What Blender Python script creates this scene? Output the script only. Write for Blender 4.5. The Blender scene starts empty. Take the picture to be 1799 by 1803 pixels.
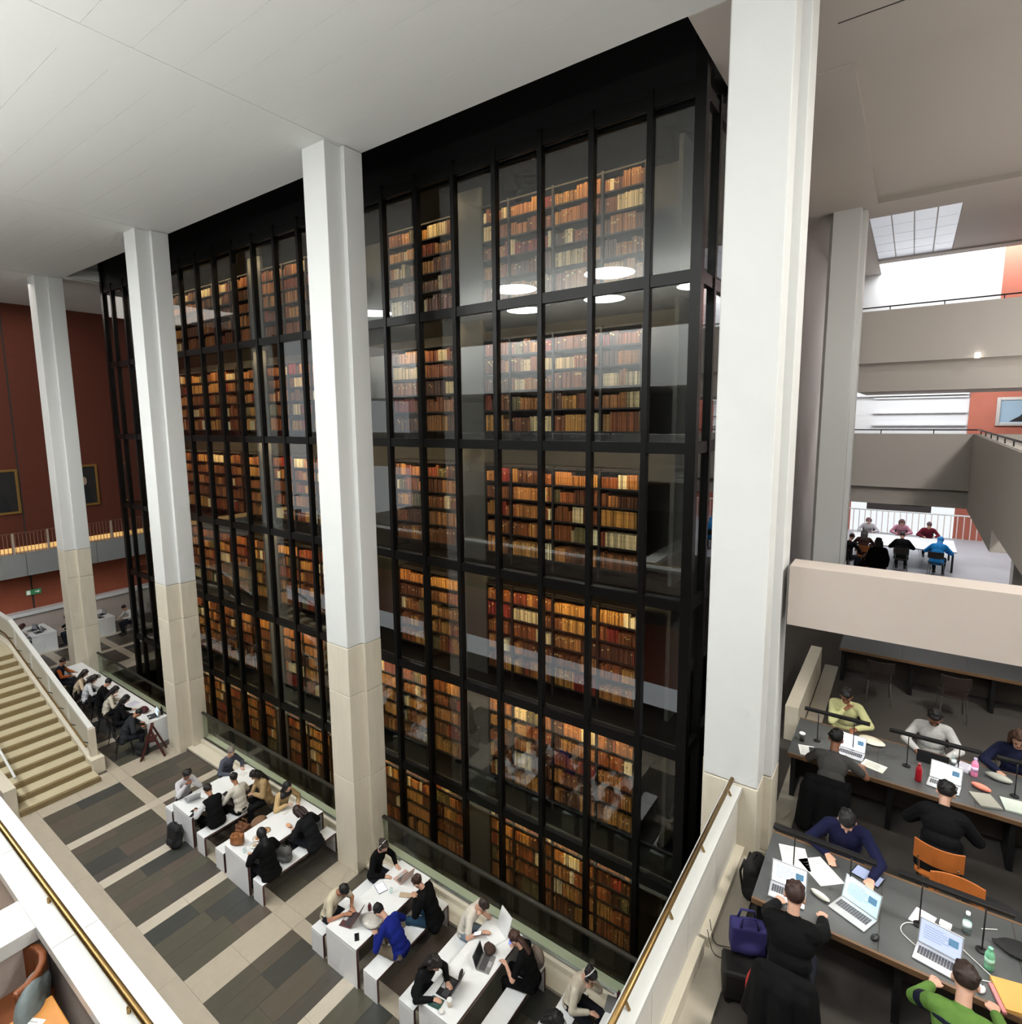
import bpy, math, random
from mathutils import Vector, Matrix
random.seed(7)
SC = bpy.context.scene
COL = SC.collection

# ------------------------------------------------------------------ camera
cam_d = bpy.data.cameras.new('camera'); cam = bpy.data.objects.new('camera', cam_d); COL.objects.link(cam)
RX = Vector((0.80519421, 0.59285326, -0.01368537)); RD = Vector((0.06462904, -0.11067062, -0.99175355))
RF = RX.cross(RD).normalized(); RX.normalize(); RD = RF.cross(RX).normalized()
cam.matrix_world = Matrix(((RX.x, -RD.x, -RF.x, 0), (RX.y, -RD.y, -RF.y, 0), (RX.z, -RD.z, -RF.z, 9.5), (0, 0, 0, 1)))
cam_d.sensor_fit = 'HORIZONTAL'; cam_d.sensor_width = 36.0
cam_d.lens = 1008.55 / 1799 * 36.0
cam_d.shift_x = (899.5 - 858.1) / 1799; cam_d.shift_y = (863.6 - 901.5) / 1799
cam_d.clip_start = 0.05; cam_d.clip_end = 300
SC.camera = cam

# ------------------------------------------------------------------ world, exposure, large lights
W = bpy.data.worlds.new('daylight'); SC.world = W; W.use_nodes = True
W.node_tree.nodes['Background'].inputs[0].default_value = (0.93, 0.97, 1.0, 1)
W.node_tree.nodes['Background'].inputs[1].default_value = 1.0
vs = SC.view_settings; vs.view_transform = 'Standard'; vs.look = 'None'; vs.gamma = 1.0; vs.use_curve_mapping = False
vs.exposure = 0.0
SC.cycles.use_denoising = True; SC.cycles.use_adaptive_sampling = True; SC.cycles.adaptive_threshold = 0.09; SC.cycles.adaptive_min_samples = 8
SC.cycles.caustics_reflective = False; SC.cycles.caustics_refractive = False; SC.cycles.max_bounces = 4; SC.cycles.diffuse_bounces = 2; SC.cycles.glossy_bounces = 2; SC.cycles.transparent_max_bounces = 12

def area(name, loc, sx, sy, power, color, rot=(0, 0, 0), spread=math.pi):
    d = bpy.data.lights.new(name, 'AREA'); d.shape = 'RECTANGLE'; d.size = sx; d.size_y = sy
    d.energy = power; d.color = color; d.spread = spread
    o = bpy.data.objects.new(name, d); o.location = loc; o.rotation_euler = rot; COL.objects.link(o)
    return o
# daylight over the upper gallery and far floor, plus added fill lamps
area('gallery_daylight', (1.5, 25.2, 15.4), 7, 1.2, 420, (0.95, 0.98, 1.0))
area('middle_gallery_fill', (0.5, 23.3, 10.8), 5, 1.0, 130, (0.95, 0.98, 1.0), (math.radians(35), 0, 0))  # added fill, hidden behind the soffit, to brighten the far middle wall
area('reading_room_upfill', (3.2, 13.0, 9.1), 0.3, 9, 170, (1.0, 0.95, 0.88), (math.pi, 0, 0))  # added upward fill for the right-hand ceiling, no real fitting
area('reading_floor_daylight', (1.5, 28.5, 6.9), 6, 4, 130, (0.95, 0.98, 1.0))
area('west_hall_light', (-27.0, 6.5, 14.2), 5, 6, 150, (1.0, 0.93, 0.85))
def roof_lamp(x, y, power, color=(0.975, 0.995, 1.0), z=14.36):
    d = bpy.data.lights.new('roof_lamp', 'AREA'); d.shape = 'DISK'; d.size = 1.7; d.energy = power; d.color = color
    o = bpy.data.objects.new('roof_lamp', d); o.location = (x, y, z); COL.objects.link(o)
for k, pw in enumerate((500, 480, 450, 400, 250, 120, 90)): roof_lamp(-20.6 + 3.95*k, -1.1, pw)
for k in range(4): roof_lamp(-14.75 + 3.95*k, -5.1, 200)
for y in (11.0, 15.0): roof_lamp(4.6, y, 150)  # added out of view to brighten the right galleries and ceiling
roof_lamp(5.0, 6.2, 820, (1.0, 0.96, 0.90))  # unseen lamp added to brighten the pale parapet and reading room
area('parapet_upfill', (-5.0, -0.3, 9.0), 22, 0.15, 270, (0.98, 1.0, 0.99), (math.radians(180-28), 0, 0), math.radians(110))  # added upward fill that lifts the hall ceiling, no real fitting
area('gallery_upfill', (-9.0, -2.3, 12.75), 26, 0.2, 1350, (0.98, 1.0, 0.99), (math.pi, 0, 0))  # unseen strip added above the back gallery to light the ceiling

# ------------------------------------------------------------------ helpers
def lin(c):
    return tuple(((v / 255.0) / 12.92 if v / 255.0 <= 0.04045 else ((v / 255.0 + 0.055) / 1.055) ** 2.4) for v in c)
MATS = {}
def mat(name, rgb, rough=0.6, metal=0.0, noise=0.0, scale=8.0, bump=0.0, bscale=40.0, emit=None, estr=0.0, spec=0.5, stretch=None):
    if name in MATS: return MATS[name]
    m = bpy.data.materials.new(name); m.use_nodes = True; nt = m.node_tree; b = nt.nodes['Principled BSDF']
    c = lin(rgb)
    b.inputs['Base Color'].default_value = (*c, 1); b.inputs['Roughness'].default_value = rough; b.inputs['Metallic'].default_value = metal
    b.inputs['Specular IOR Level'].default_value = spec
    if emit is not None:
        b.inputs['Emission Color'].default_value = (*lin(emit), 1); b.inputs['Emission Strength'].default_value = estr
    if noise or bump:
        tc = nt.nodes.new('ShaderNodeTexCoord'); mp = nt.nodes.new('ShaderNodeMapping'); nt.links.new(tc.outputs['Object'], mp.inputs[0])
        if stretch: mp.inputs['Scale'].default_value = stretch
    if noise:
        n = nt.nodes.new('ShaderNodeTexNoise'); n.inputs['Scale'].default_value = scale; n.inputs['Detail'].default_value = 5
        nt.links.new(mp.outputs[0], n.inputs['Vector'])
        mx = nt.nodes.new('ShaderNodeMix'); mx.data_type = 'RGBA'
        mx.inputs[6].default_value = (*[v * (1 - noise) for v in c], 1); mx.inputs[7].default_value = (*[min(1, v * (1 + noise)) for v in c], 1)
        nt.links.new(n.outputs[0], mx.inputs[0]); nt.links.new(mx.outputs[2], b.inputs['Base Color'])
    if bump:
        n2 = nt.nodes.new('ShaderNodeTexNoise'); n2.inputs['Scale'].default_value = bscale; nt.links.new(mp.outputs[0], n2.inputs['Vector'])
        bp = nt.nodes.new('ShaderNodeBump'); bp.inputs['Strength'].default_value = bump; bp.inputs['Distance'].default_value = 0.01
        nt.links.new(n2.outputs[0], bp.inputs['Height']); nt.links.new(bp.outputs[0], b.inputs['Normal'])
    MATS[name] = m
    return m

def glass_mat(name, tint, f0=0.055, rough=0.0):
    m = bpy.data.materials.new(name); m.use_nodes = True; nt = m.node_tree; nt.nodes.clear()
    o = nt.nodes.new('ShaderNodeOutputMaterial'); mix = nt.nodes.new('ShaderNodeMixShader'); lw = nt.nodes.new('ShaderNodeLayerWeight'); lw.inputs[0].default_value = 0.5
    pw = nt.nodes.new('ShaderNodeMath'); pw.operation = 'POWER'; pw.inputs[1].default_value = 5.0
    fr = nt.nodes.new('ShaderNodeMath'); fr.operation = 'MULTIPLY_ADD'; fr.inputs[1].default_value = 0.9; fr.inputs[2].default_value = f0
    nt.links.new(lw.outputs['Facing'], pw.inputs[0]); nt.links.new(pw.outputs[0], fr.inputs[0])
    tr = nt.nodes.new('ShaderNodeBsdfTransparent'); gl = nt.nodes.new('ShaderNodeBsdfGlossy')
    tr.inputs[0].default_value = (*tint, 1); gl.inputs['Roughness'].default_value = rough
    nt.links.new(fr.outputs[0], mix.inputs[0]); nt.links.new(tr.outputs[0], mix.inputs[1]); nt.links.new(gl.outputs[0], mix.inputs[2])
    nt.links.new(mix.outputs[0], o.inputs[0])
    return m

class MB:
    def __init__(s): s.v = []; s.f = []; s.c = []
    def box(s, x0, x1, y0, y1, z0, z1, M=None, col=None):
        b = len(s.v)
        P = [(x0, y0, z0), (x1, y0, z0), (x1, y1, z0), (x0, y1, z0), (x0, y0, z1), (x1, y0, z1), (x1, y1, z1), (x0, y1, z1)]
        if M is not None: P = [tuple(M @ Vector(p)) for p in P]
        s.v += P
        s.f += [(b, b+3, b+2, b+1), (b+4, b+5, b+6, b+7), (b, b+1, b+5, b+4), (b+1, b+2, b+6, b+5), (b+2, b+3, b+7, b+6), (b+3, b, b+4, b+7)]
        if col is not None: s.c += [col] * 6
        return s
    def bar(s, p, q, w, h):                                   # square bar from p to q
        p = Vector(p); q = Vector(q); d = (q - p); L = d.length; d.normalize()
        up = Vector((0, 0, 1)) if abs(d.z) < 0.95 else Vector((0, 1, 0))
        x = d.cross(up).normalized(); u = x.cross(d)
        M = Matrix(((x.x, d.x, u.x, p.x), (x.y, d.y, u.y, p.y), (x.z, d.z, u.z, p.z), (0, 0, 0, 1)))
        return s.box(-w/2, w/2, 0, L, -h/2, h/2, M)
    def tube(s, pts, r, n=8, cap=True):                       # round tube along points, r number or list
        pts = [Vector(p) for p in pts]; k = len(pts); rs = r if isinstance(r, (list, tuple)) else [r] * k
        rings = []; ref = None
        for i, p in enumerate(pts):
            d = (pts[min(i+1, k-1)] - pts[max(i-1, 0)]).normalized()
            a = Vector((0, 0, 1)) if abs(d.z) < 0.9 else Vector((1, 0, 0))
            if ref is None: ref = d.cross(a).normalized()
            x = (ref - d * ref.dot(d)).normalized(); y = d.cross(x); ref = x
            b = len(s.v); rings.append(b)
            s.v += [tuple(p + x * (math.cos(2*math.pi*j/n) * rs[i]) + y * (math.sin(2*math.pi*j/n) * rs[i])) for j in range(n)]
        for a, b in zip(rings, rings[1:]):
            s.f += [(a+j, a+(j+1) % n, b+(j+1) % n, b+j) for j in range(n)]
        if cap:
            s.f.append(tuple(rings[0]+j for j in reversed(range(n)))); s.f.append(tuple(rings[-1]+j for j in range(n)))
        return s
    def ell(s, c, rad, M=None, nu=10, nv=7):                  # ellipsoid, M 3x3 basis
        c = Vector(c); b = len(s.v); M = M or Matrix.Identity(3)
        s.v.append(tuple(c + M @ Vector((0, 0, -rad[2]))))
        for i in range(1, nv):
            t = -math.pi/2 + math.pi*i/nv
            for j in range(nu):
                a = 2*math.pi*j/nu
                s.v.append(tuple(c + M @ Vector((rad[0]*math.cos(t)*math.cos(a), rad[1]*math.cos(t)*math.sin(a), rad[2]*math.sin(t)))))
        s.v.append(tuple(c + M @ Vector((0, 0, rad[2])))); e = len(s.v) - 1
        for j in range(nu):
            s.f.append((b, b+1+(j+1) % nu, b+1+j)); r0 = b+1+(nv-2)*nu; s.f.append((r0+j, r0+(j+1) % nu, e))
        for i in range(nv-2):
            r0 = b+1+i*nu
            s.f += [(r0+j, r0+(j+1) % nu, r0+nu+(j+1) % nu, r0+nu+j) for j in range(nu)]
        return s
    def cap(s, p, q, r0, r1, n=8):                            # tapered capsule
        p = Vector(p); q = Vector(q); d = q - p
        if d.length < 1e-5: d = Vector((0, 0, 1e-4))
        d.normalize()
        pts = [p - d*r0*0.98, p - d*r0*0.72, p - d*r0*0.3, p, q, q + d*r1*0.3, q + d*r1*0.72, q + d*r1*0.98]
        return s.tube(pts, [r0*0.2, r0*0.7, r0*0.955, r0, r1, r1*0.955, r1*0.7, r1*0.2], n)
    def prism(s, poly, z0, z1, M=None):
        b = len(s.v); n = len(poly)
        P = [(x, y, z0) for x, y in poly] + [(x, y, z1) for x, y in poly]
        if M is not None: P = [tuple(M @ Vector(p)) for p in P]
        s.v += P
        s.f.append(tuple(b+i for i in reversed(range(n)))); s.f.append(tuple(b+n+i for i in range(n)))
        s.f += [(b+i, b+(i+1) % n, b+n+(i+1) % n, b+n+i) for i in range(n)]
        return s
    def lathe(s, prof, c=(0, 0, 0), n=14):                    # profile [(r,z)...]
        rings = []
        for r, z in prof:
            rings.append(len(s.v)); s.v += [(c[0]+r*math.cos(2*math.pi*j/n), c[1]+r*math.sin(2*math.pi*j/n), c[2]+z) for j in range(n)]
        for a, b in zip(rings, rings[1:]): s.f += [(a+j, a+(j+1) % n, b+(j+1) % n, b+j) for j in range(n)]
        s.f.append(tuple(rings[0]+j for j in reversed(range(n)))); s.f.append(tuple(rings[-1]+j for j in range(n)))
        return s
    def mesh(s, name, m, smooth=False):
        me = bpy.data.meshes.new(name); me.from_pydata(s.v, [], s.f); me.update()
        if m is not None: me.materials.append(m)
        if smooth: me.polygons.foreach_set('use_smooth', [True] * len(me.polygons))
        if s.c:
            at = me.color_attributes.new('Col', 'BYTE_COLOR', 'CORNER'); buf = []
            for p, c in zip(me.polygons, s.c): buf += [c[0], c[1], c[2], 1.0] * p.loop_total
            at.data.foreach_set('color', buf)
        return me
    def build(s, name, m, parent=None, smooth=False, bevel=0.0):
        o = bpy.data.objects.new(name, s.mesh(name, m, smooth)); COL.objects.link(o)
        if parent is not None: o.parent = parent
        if bevel:
            b = o.modifiers.new('bevel', 'BEVEL'); b.width = bevel; b.segments = 2; b.limit_method = 'ANGLE'
        return o
def tag(o, label=None, cat=None, group=None, kind=None):
    if label: o['label'] = label
    if cat: o['category'] = cat
    if group: o['group'] = group
    if kind: o['kind'] = kind
    return o
def thing(name, label, cat, loc=(0, 0, 0), rz=0.0, group=None):
    o = bpy.data.objects.new(name, None); COL.objects.link(o); o.location = loc; o.rotation_euler = (0, 0, rz); o.empty_display_size = 0.1
    return tag(o, label, cat, group)
def struct(name, mb, m, **k):
    o = mb.build(name, m, **k); o['kind'] = 'structure'; return o
def inst(name, me, parent, loc=(0, 0, 0), scale=(1, 1, 1), rz=0.0):
    o = bpy.data.objects.new(name, me); COL.objects.link(o); o.parent = parent; o.location = loc; o.scale = scale; o.rotation_euler = (0, 0, rz); return o
UNIT = {}
def ubox(m):                                                 # unit cube mesh shared by all pieces of one material
    if m.name not in UNIT: UNIT[m.name] = MB().box(-.5, .5, -.5, .5, -.5, .5).mesh('piece_' + m.name, m)
    return UNIT[m.name]
def piece(name, m, parent, x0, x1, y0, y1, z0, z1):
    return inst(name, ubox(m), parent, ((x0+x1)/2, (y0+y1)/2, (z0+z1)/2), (x1-x0, y1-y0, z1-z0))

# ------------------------------------------------------------------ materials
M_white = mat('white_paint', (226, 227, 224), 0.55, noise=0.02, scale=1.2)
M_ceil = mat('ceiling_paint', (224, 225, 221), 0.7)
M_stone = mat('portland_stone', (222, 213, 193), 0.5, noise=0.10, scale=3.0, stretch=(3, 3, 0.5), bump=0.15)
M_trav = mat('travertine', (176, 166, 148), 0.45, noise=0.10, scale=6.0)
M_trav2 = mat('travertine_pale', (190, 181, 164), 0.45, noise=0.10, scale=6.0)
SLATES = [mat('slate_%d' % i, c, 0.38, noise=0.18, scale=3.0) for i, c in enumerate([(86, 80, 70), (80, 76, 66), (76, 72, 66), (62, 63, 60), (90, 80, 71), (82, 79, 67)])]
M_joint = mat('joint', (74, 68, 60), 0.8)
M_brick = mat('brick_wall', (96, 45, 28), 0.85, noise=0.12, scale=5.0, bump=0.2)
M_brickl = mat('brick_wall_lower', (164, 88, 62), 0.85, noise=0.10, scale=5.0, bump=0.2)
M_dark = mat('bronze_black', (20, 20, 19), 0.35, 0.6)
M_darkp = mat('bronze_panel', (10, 10, 10), 0.35, 0.2)
M_greyp = mat('tower_grey_lining', (62, 62, 58), 0.6)
M_brass = mat('brass', (158, 128, 82), 0.36, 1.0)
M_steel = mat('steel', (150, 150, 148), 0.3, 1.0)
M_black = mat('black_metal', (18, 18, 19), 0.45)
M_marble = mat('white_marble', (218, 218, 213), 0.35, noise=0.04, scale=2.0)
M_wtable = mat('white_laminate', (236, 238, 238), 0.35)
M_edge = mat('plywood_edge', (84, 52, 48), 0.6)
M_glass = glass_mat('tower_glass', (0.94, 0.96, 0.955), 0.085)
M_rail_glass = glass_mat('balustrade_glass', (0.86, 0.93, 0.89))
M_carpet = mat('dark_carpet', (74, 69, 64), 0.9, noise=0.15, scale=1.5)
M_daylit_floor = mat('daylit_floor', (176, 178, 184), 0.35, noise=0.08, scale=1.0)  # daylight on the far floor painted in as a paler colour
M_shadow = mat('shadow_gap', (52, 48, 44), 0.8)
M_beige = mat('warm_wall', (190, 178, 168), 0.6)
M_greyw = mat('grey_plaster', (186, 178, 170), 0.7)

# ------------------------------------------------------------------ main hall floor
floor = struct('floor', MB().box(-31, -0.9, 0.5, 7.32, -0.4, -0.006).box(-31, -23.9, 7.32, 16, -0.4, -0.006), M_joint)
JT = 0.004
WIDE = [(-24.86, -24.0), (-17.13, -16.35), (-9.41, -8.77), (-1.8, -1.1)]
def hstrips():
    xs = []
    for k in range(3):
        a = WIDE[k][1]; b = WIDE[k+1][0]; p = (b - a + 0.28) / 4
        for j in range(4):
            xs.append(('panel', a + j*p, a + j*p + p - 0.28))
            if j < 3: xs.append(('strip', a + j*p + p - 0.28, a + (j+1)*p))
        xs.append(('wide', *WIDE[k+1]))
    return xs
XS = [('panel', -30.5, -28.6), ('strip', -28.6, -28.3), ('panel', -28.3, -26.7), ('strip', -26.7, -26.4), ('panel', -26.4, -24.86), ('wide', -24.86, -24.0)] + hstrips()
def slab(m, x0, x1, y0, y1): piece('paving_slab', m, floor, x0+JT/2, x1-JT/2, y0+JT/2, y1-JT/2, -0.05, 0.0)
rnd = random.Random(3)
def rows_for(x1):
    r = [('p', 3.80, 5.50), ('s', 5.50, 5.78), ('p', 5.78, 7.27)]
    return r
for kind, x0, x1 in XS:
    rws = rows_for(x1)
    if x1 < -23.9: rws = rws + [('s', 7.27, 7.6), ('p', 7.6, 9.2), ('s', 9.2, 9.5), ('p', 9.5, 11.2), ('s', 11.2, 11.5), ('p', 11.5, 13.5)]
    for rk, y0, y1 in rws:
        if kind == 'panel' and rk == 'p':
            n = max(3, int(round((x1-x0)/0.40))); cur = x0; ws_ = [rnd.uniform(.7, 1.3) for _ in range(n)]
            for j in range(n):
                w = (x1-x0)*ws_[j]/sum(ws_)
                cuts = [y0, y0 + (y1-y0)*rnd.choice([0.3, 0.4, 0.5, 0.55, 0.65]), y1]
                for a, b in zip(cuts, cuts[1:]): slab(rnd.choice(SLATES), cur, cur+w, a, b)
                cur += w
        elif kind == 'panel':
            slab(M_trav, x0, x1, y0, y1)
        else:
            m_ = M_trav2 if kind == 'strip' else M_trav
            ym = 4.65 if rk == 'p' and y0 < 4 else (y0+y1)/2
            if rk == 'p': slab(m_, x0, x1, y0, ym); slab(m_, x0, x1, ym, y1)
            else: slab(m_, x0, x1, y0, y1)
x = -30.5
while x < -1.2:
    slab(M_trav, x, x+1.9, 2.95, 3.80); x += 1.9
# stone kerb below the glass balustrade
for k in range(3):
    a = WIDE[k][1] + 0.05; b = WIDE[k+1][0] - 0.05
    piece('kerb_stone', M_stone, floor, a-.2, b+.2, 7.32, 7.66, -0.3, 0.05)
    piece('kerb_stone', M_stone, floor, a-.2, b+.2, 7.66, 7.98, -2.0, 0.16)
struct('floor_pit', MB().box(-26, -0.9, 6.9, 14, -4.4, -4.0), M_darkp)
struct('wall_tower_back', MB().box(-24, -2.3, 13.4, 13.6, -4.2, 16.1).box(-2.3, -1.1, 13.4, 13.6, -4.2, 3.7).box(-26, -24.2, 7.3, 13.6, -4.2, -0.01).box(-1.3, -1.1, 6.9, 13.6, -4.2, 3.7).box(-26, -1.1, 7.2, 7.4, -4.2, -0.1), M_darkp)

# ------------------------------------------------------------------ ceiling
CZ = 14.45
ceil = struct('ceiling', MB().box(-31, 9, -4.0, 7.9, CZ+0.03, CZ+0.35).box(-31, 9, -14, -4.6, CZ+0.03, CZ+0.35).box(-31, -23.66, 7.9, 16, CZ+0.03, CZ+0.35).box(-24.5, 0.5, 7.75, 14, 16.0, 16.2).box(-24.4, -23.9, 7.9, 14, CZ-.02, 16.2).box(-24, 9, 7.8, 7.9, CZ+0.03, 16.1), M_ceil)
CX = [-30.6, -24.78, -24.02, -17.15, -16.35, -9.48, -8.72, -1.95, -1.15, 6.5]
for i in range(0, len(CX)-1):
    a, b = CX[i], CX[i+1]
    if i % 2:                                            # flush beam strip over a column
        piece('beam_soffit', M_ceil, ceil, a, b, -4.0, 7.9, CZ, CZ+0.04)
    else:
        ys = [-4.0, -3.37] + [-2.76 + 0.61*j for j in range(17)] + [7.9]
        for y0, y1 in zip(ys, ys[1:]):
            piece('ceiling_panel', M_ceil, ceil, a+0.002, b-0.002, y0+0.0025, y1-0.0025, CZ+0.008, CZ+0.04)
piece('ceiling_panel', M_ceil, ceil, -31, -23.7, 7.9, 16, CZ+0.01, CZ+0.04)

# ------------------------------------------------------------------ hall columns
def column(xc, y, label, ztop=CZ, zbot=0.0, fw=0.32, joint=4.95):
    t = thing('column', label, 'column', (xc, y, 0))
    def pair(z0, z1, m, nm, e=0.0):
        MB().box(-fw-e, fw+e, -e, 0.42, z0, z1).build(nm, m, t, bevel=0.012)
        MB().box(-fw-0.10-e, fw+0.10+e, 0.36-e, 0.80, z0, z1).build(nm, m, t, bevel=0.012)
    pair(joint+0.004, ztop, M_white, 'painted_shaft')
    zs = [joint, joint-1.02, joint-2.9, zbot] if zbot < joint-3 else [joint, joint-1.02]
    for a, b in zip(zs, zs[1:]): pair(b, a-0.006, M_stone, 'stone_block', 0.004)
    return t
column(-9.09, 7.10, 'tall white column with pale stone base between the second and third white tables')
column(-16.74, 7.10, 'tall white column with stone base beside the folded wooden stand')
column(-24.40, 7.10, 'farthest tall white column with stone base, beside the brick wall')
column(-1.55, 7.10, 'nearest and largest white column, right of the glass book tower')
column(-1.62, 17.25, 'shaded grey-white column in the right background behind the nearest column', zbot=4.0, fw=0.30, joint=4.6)

# ------------------------------------------------------------------ book tower
YT = 9.0
FL = [-3.8, -1.2, 1.33, 3.87, 6.43, 8.97, 11.55, 14.12]           # transom heights
XM = [-3.47 - 0.972*k for k in range(21)]
XR, XL = -2.72, -23.63
tower = thing('book_tower', 'tall black-framed glass tower of lit antique books, six storeys', 'glass tower', ((XR+XL)/2, YT, 0))
TX = (XR+XL)/2
def tp(nm, m, x0, x1, y0, y1, z0, z1): return piece(nm, m, tower, x0-TX, x1-TX, y0-YT, y1-YT, z0, z1)
ZB, ZT = -4.0, 15.9
tp('fascia', M_darkp, XL, XR, YT-0.02, YT+0.5, FL[-1]+0.14, ZT)
tp('fascia', M_darkp, XR-0.5, XR, YT, YT+4.4, FL[-1]+0.14, ZT)
for x in XM: tp('mullion', M_dark, x-0.045, x+0.045, YT-0.07, YT+0.06, ZB, FL[-1]+0.2)
for x in (XR, XL): tp('corner_post', M_dark, x-0.08, x+0.08, YT-0.08, YT+0.08, ZB, ZT)
for z in FL[1:-1]:
    tp('transom', M_dark, XL, XR, YT-0.05, YT+0.05, z-0.09, z+0.09)
tp('transom', M_dark, XL, XR, YT-0.05, YT+0.05, FL[-1]-0.06, FL[-1]+0.14)
edges = [XR] + XM + [XL]
for i in range(len(edges)-1):
    for a, b in zip(FL, FL[1:]):
        tp('glass_pane', M_glass, edges[i+1]+0.04, edges[i]-0.04, YT-0.006, YT+0.006, a+0.08, b-0.07)
SY = [YT, YT+0.75, YT+1.72, YT+2.7, YT+3.67, YT+4.4]
for y in SY[1:]: tp('mullion', M_dark, XR-0.06, XR+0.07, y-0.045, y+0.045, ZB, FL[-1]+0.2)
for z in FL[1:]:
    tp('transom', M_dark, XR-0.05, XR+0.05, YT, YT+4.4, z-0.09, z+0.09)
    tp('transom', M_dark, XL-0.05, XL+0.05, YT, YT+4.4, z-0.09, z+0.09)
for y in SY[1:]: tp('mullion', M_dark, XL-0.06, XL+0.07, y-0.045, y+0.045, ZB, FL[-1]+0.2)
for y0, y1 in zip(SY, SY[1:]):
    for a, b in zip(FL, FL[1:]):
        tp('glass_pane', M_glass, XR-0.006, XR+0.006, y0+0.04, y1-0.04, a+0.08, b-0.07)
        if y0 > YT + 0.5: continue
        tp('glass_pane', M_glass, XL-0.006, XL+0.006, y0+0.04, y1-0.04, a+0.08, b-0.07)
# inner floors and rear core of the tower
BX0, BX1 = -22.2, -3.72
for z in FL[1:]:
    tp('inner_floor', M_darkp, -22.6, XR-0.12, YT+0.12, YT+1.9, z-0.10, z+0.02)
    tp('floor_edge', mat('floor_edge', (70, 70, 68), .5), -22.6, XR-0.12, YT+0.10, YT+0.12, z+0.075, z+0.085)
tp('core_wall', M_greyp, -22.4, XR-0.55, YT+1.9, YT+2.0, ZB, ZT)
tp('core_wall', M_greyp, XR-0.62, XR-0.55, YT+0.9, YT+1.9, ZB, ZT)
tp('core_wall', M_greyp, -22.4, -22.3, YT+0.5, YT+1.9, ZB, ZT)
for gx in (-7.49, -15.15): tp('lining_panel', M_greyp, gx-0.31, gx+0.31, YT+0.62, YT+0.70, ZB, ZT-1.6)

# bookcases and books
YB = YT + 0.62                                              # front of the book spines
M_case = mat('bookcase_bronze', (18, 13, 10), 0.45)
def book_mat():
    m = bpy.data.materials.new('book_leather'); m.use_nodes = True; nt = m.node_tree; b = nt.nodes['Principled BSDF']
    a = nt.nodes.new('ShaderNodeVertexColor'); a.layer_name = 'Col'
    tc = nt.nodes.new('ShaderNodeTexCoord'); n = nt.nodes.new('ShaderNodeTexNoise'); n.inputs['Scale'].default_value = 30
    nt.links.new(tc.outputs['Object'], n.inputs['Vector'])
    mx = nt.nodes.new('ShaderNodeMix'); mx.data_type = 'RGBA'; mx.blend_type = 'MULTIPLY'; mx.inputs[0].default_value = 0.35
    nt.links.new(a.outputs[0], mx.inputs[6]); nt.links.new(n.outputs[0], mx.inputs[7])
    nt.links.new(mx.outputs[2], b.inputs['Base Color']); b.inputs['Roughness'].default_value = 0.33
    return m
M_book = book_mat()
TONES = [('tan', (176, 116, 62)), ('brown', (128, 76, 42)), ('chestnut', (150, 84, 44)), ('russet', (140, 68, 44)), ('red', (140, 50, 38)), ('ochre', (190, 134, 66)),
         ('cream', (226, 200, 150)), ('dark brown', (92, 56, 36)), ('olive', (112, 100, 62)), ('vellum', (236, 216, 170))]
WT = [24, 22, 15, 5, 3, 13, 6, 10, 4, 4]
UNITS = [(-4.55, -3.78), (-5.53, -4.55), (-6.51, -5.53), (-7.16, -6.51)]
x = -7.82
for k in range(7): UNITS.append((x-1.003, x)); x -= 1.003
x = -15.47
for k in range(7): UNITS.append((x-0.975, x)); x -= 0.975
ORD = ['1st', '2nd', '3rd'] + ['%dth' % i for i in range(4, 40)]
STO = {5: 'second', 4: 'third', 6: 'top', 3: 'fourth', 2: 'fifth', 1: 'bottom'}
shelf_me = {}
rb = random.Random(11)
rest = MB(); n_ind = 0
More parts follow.
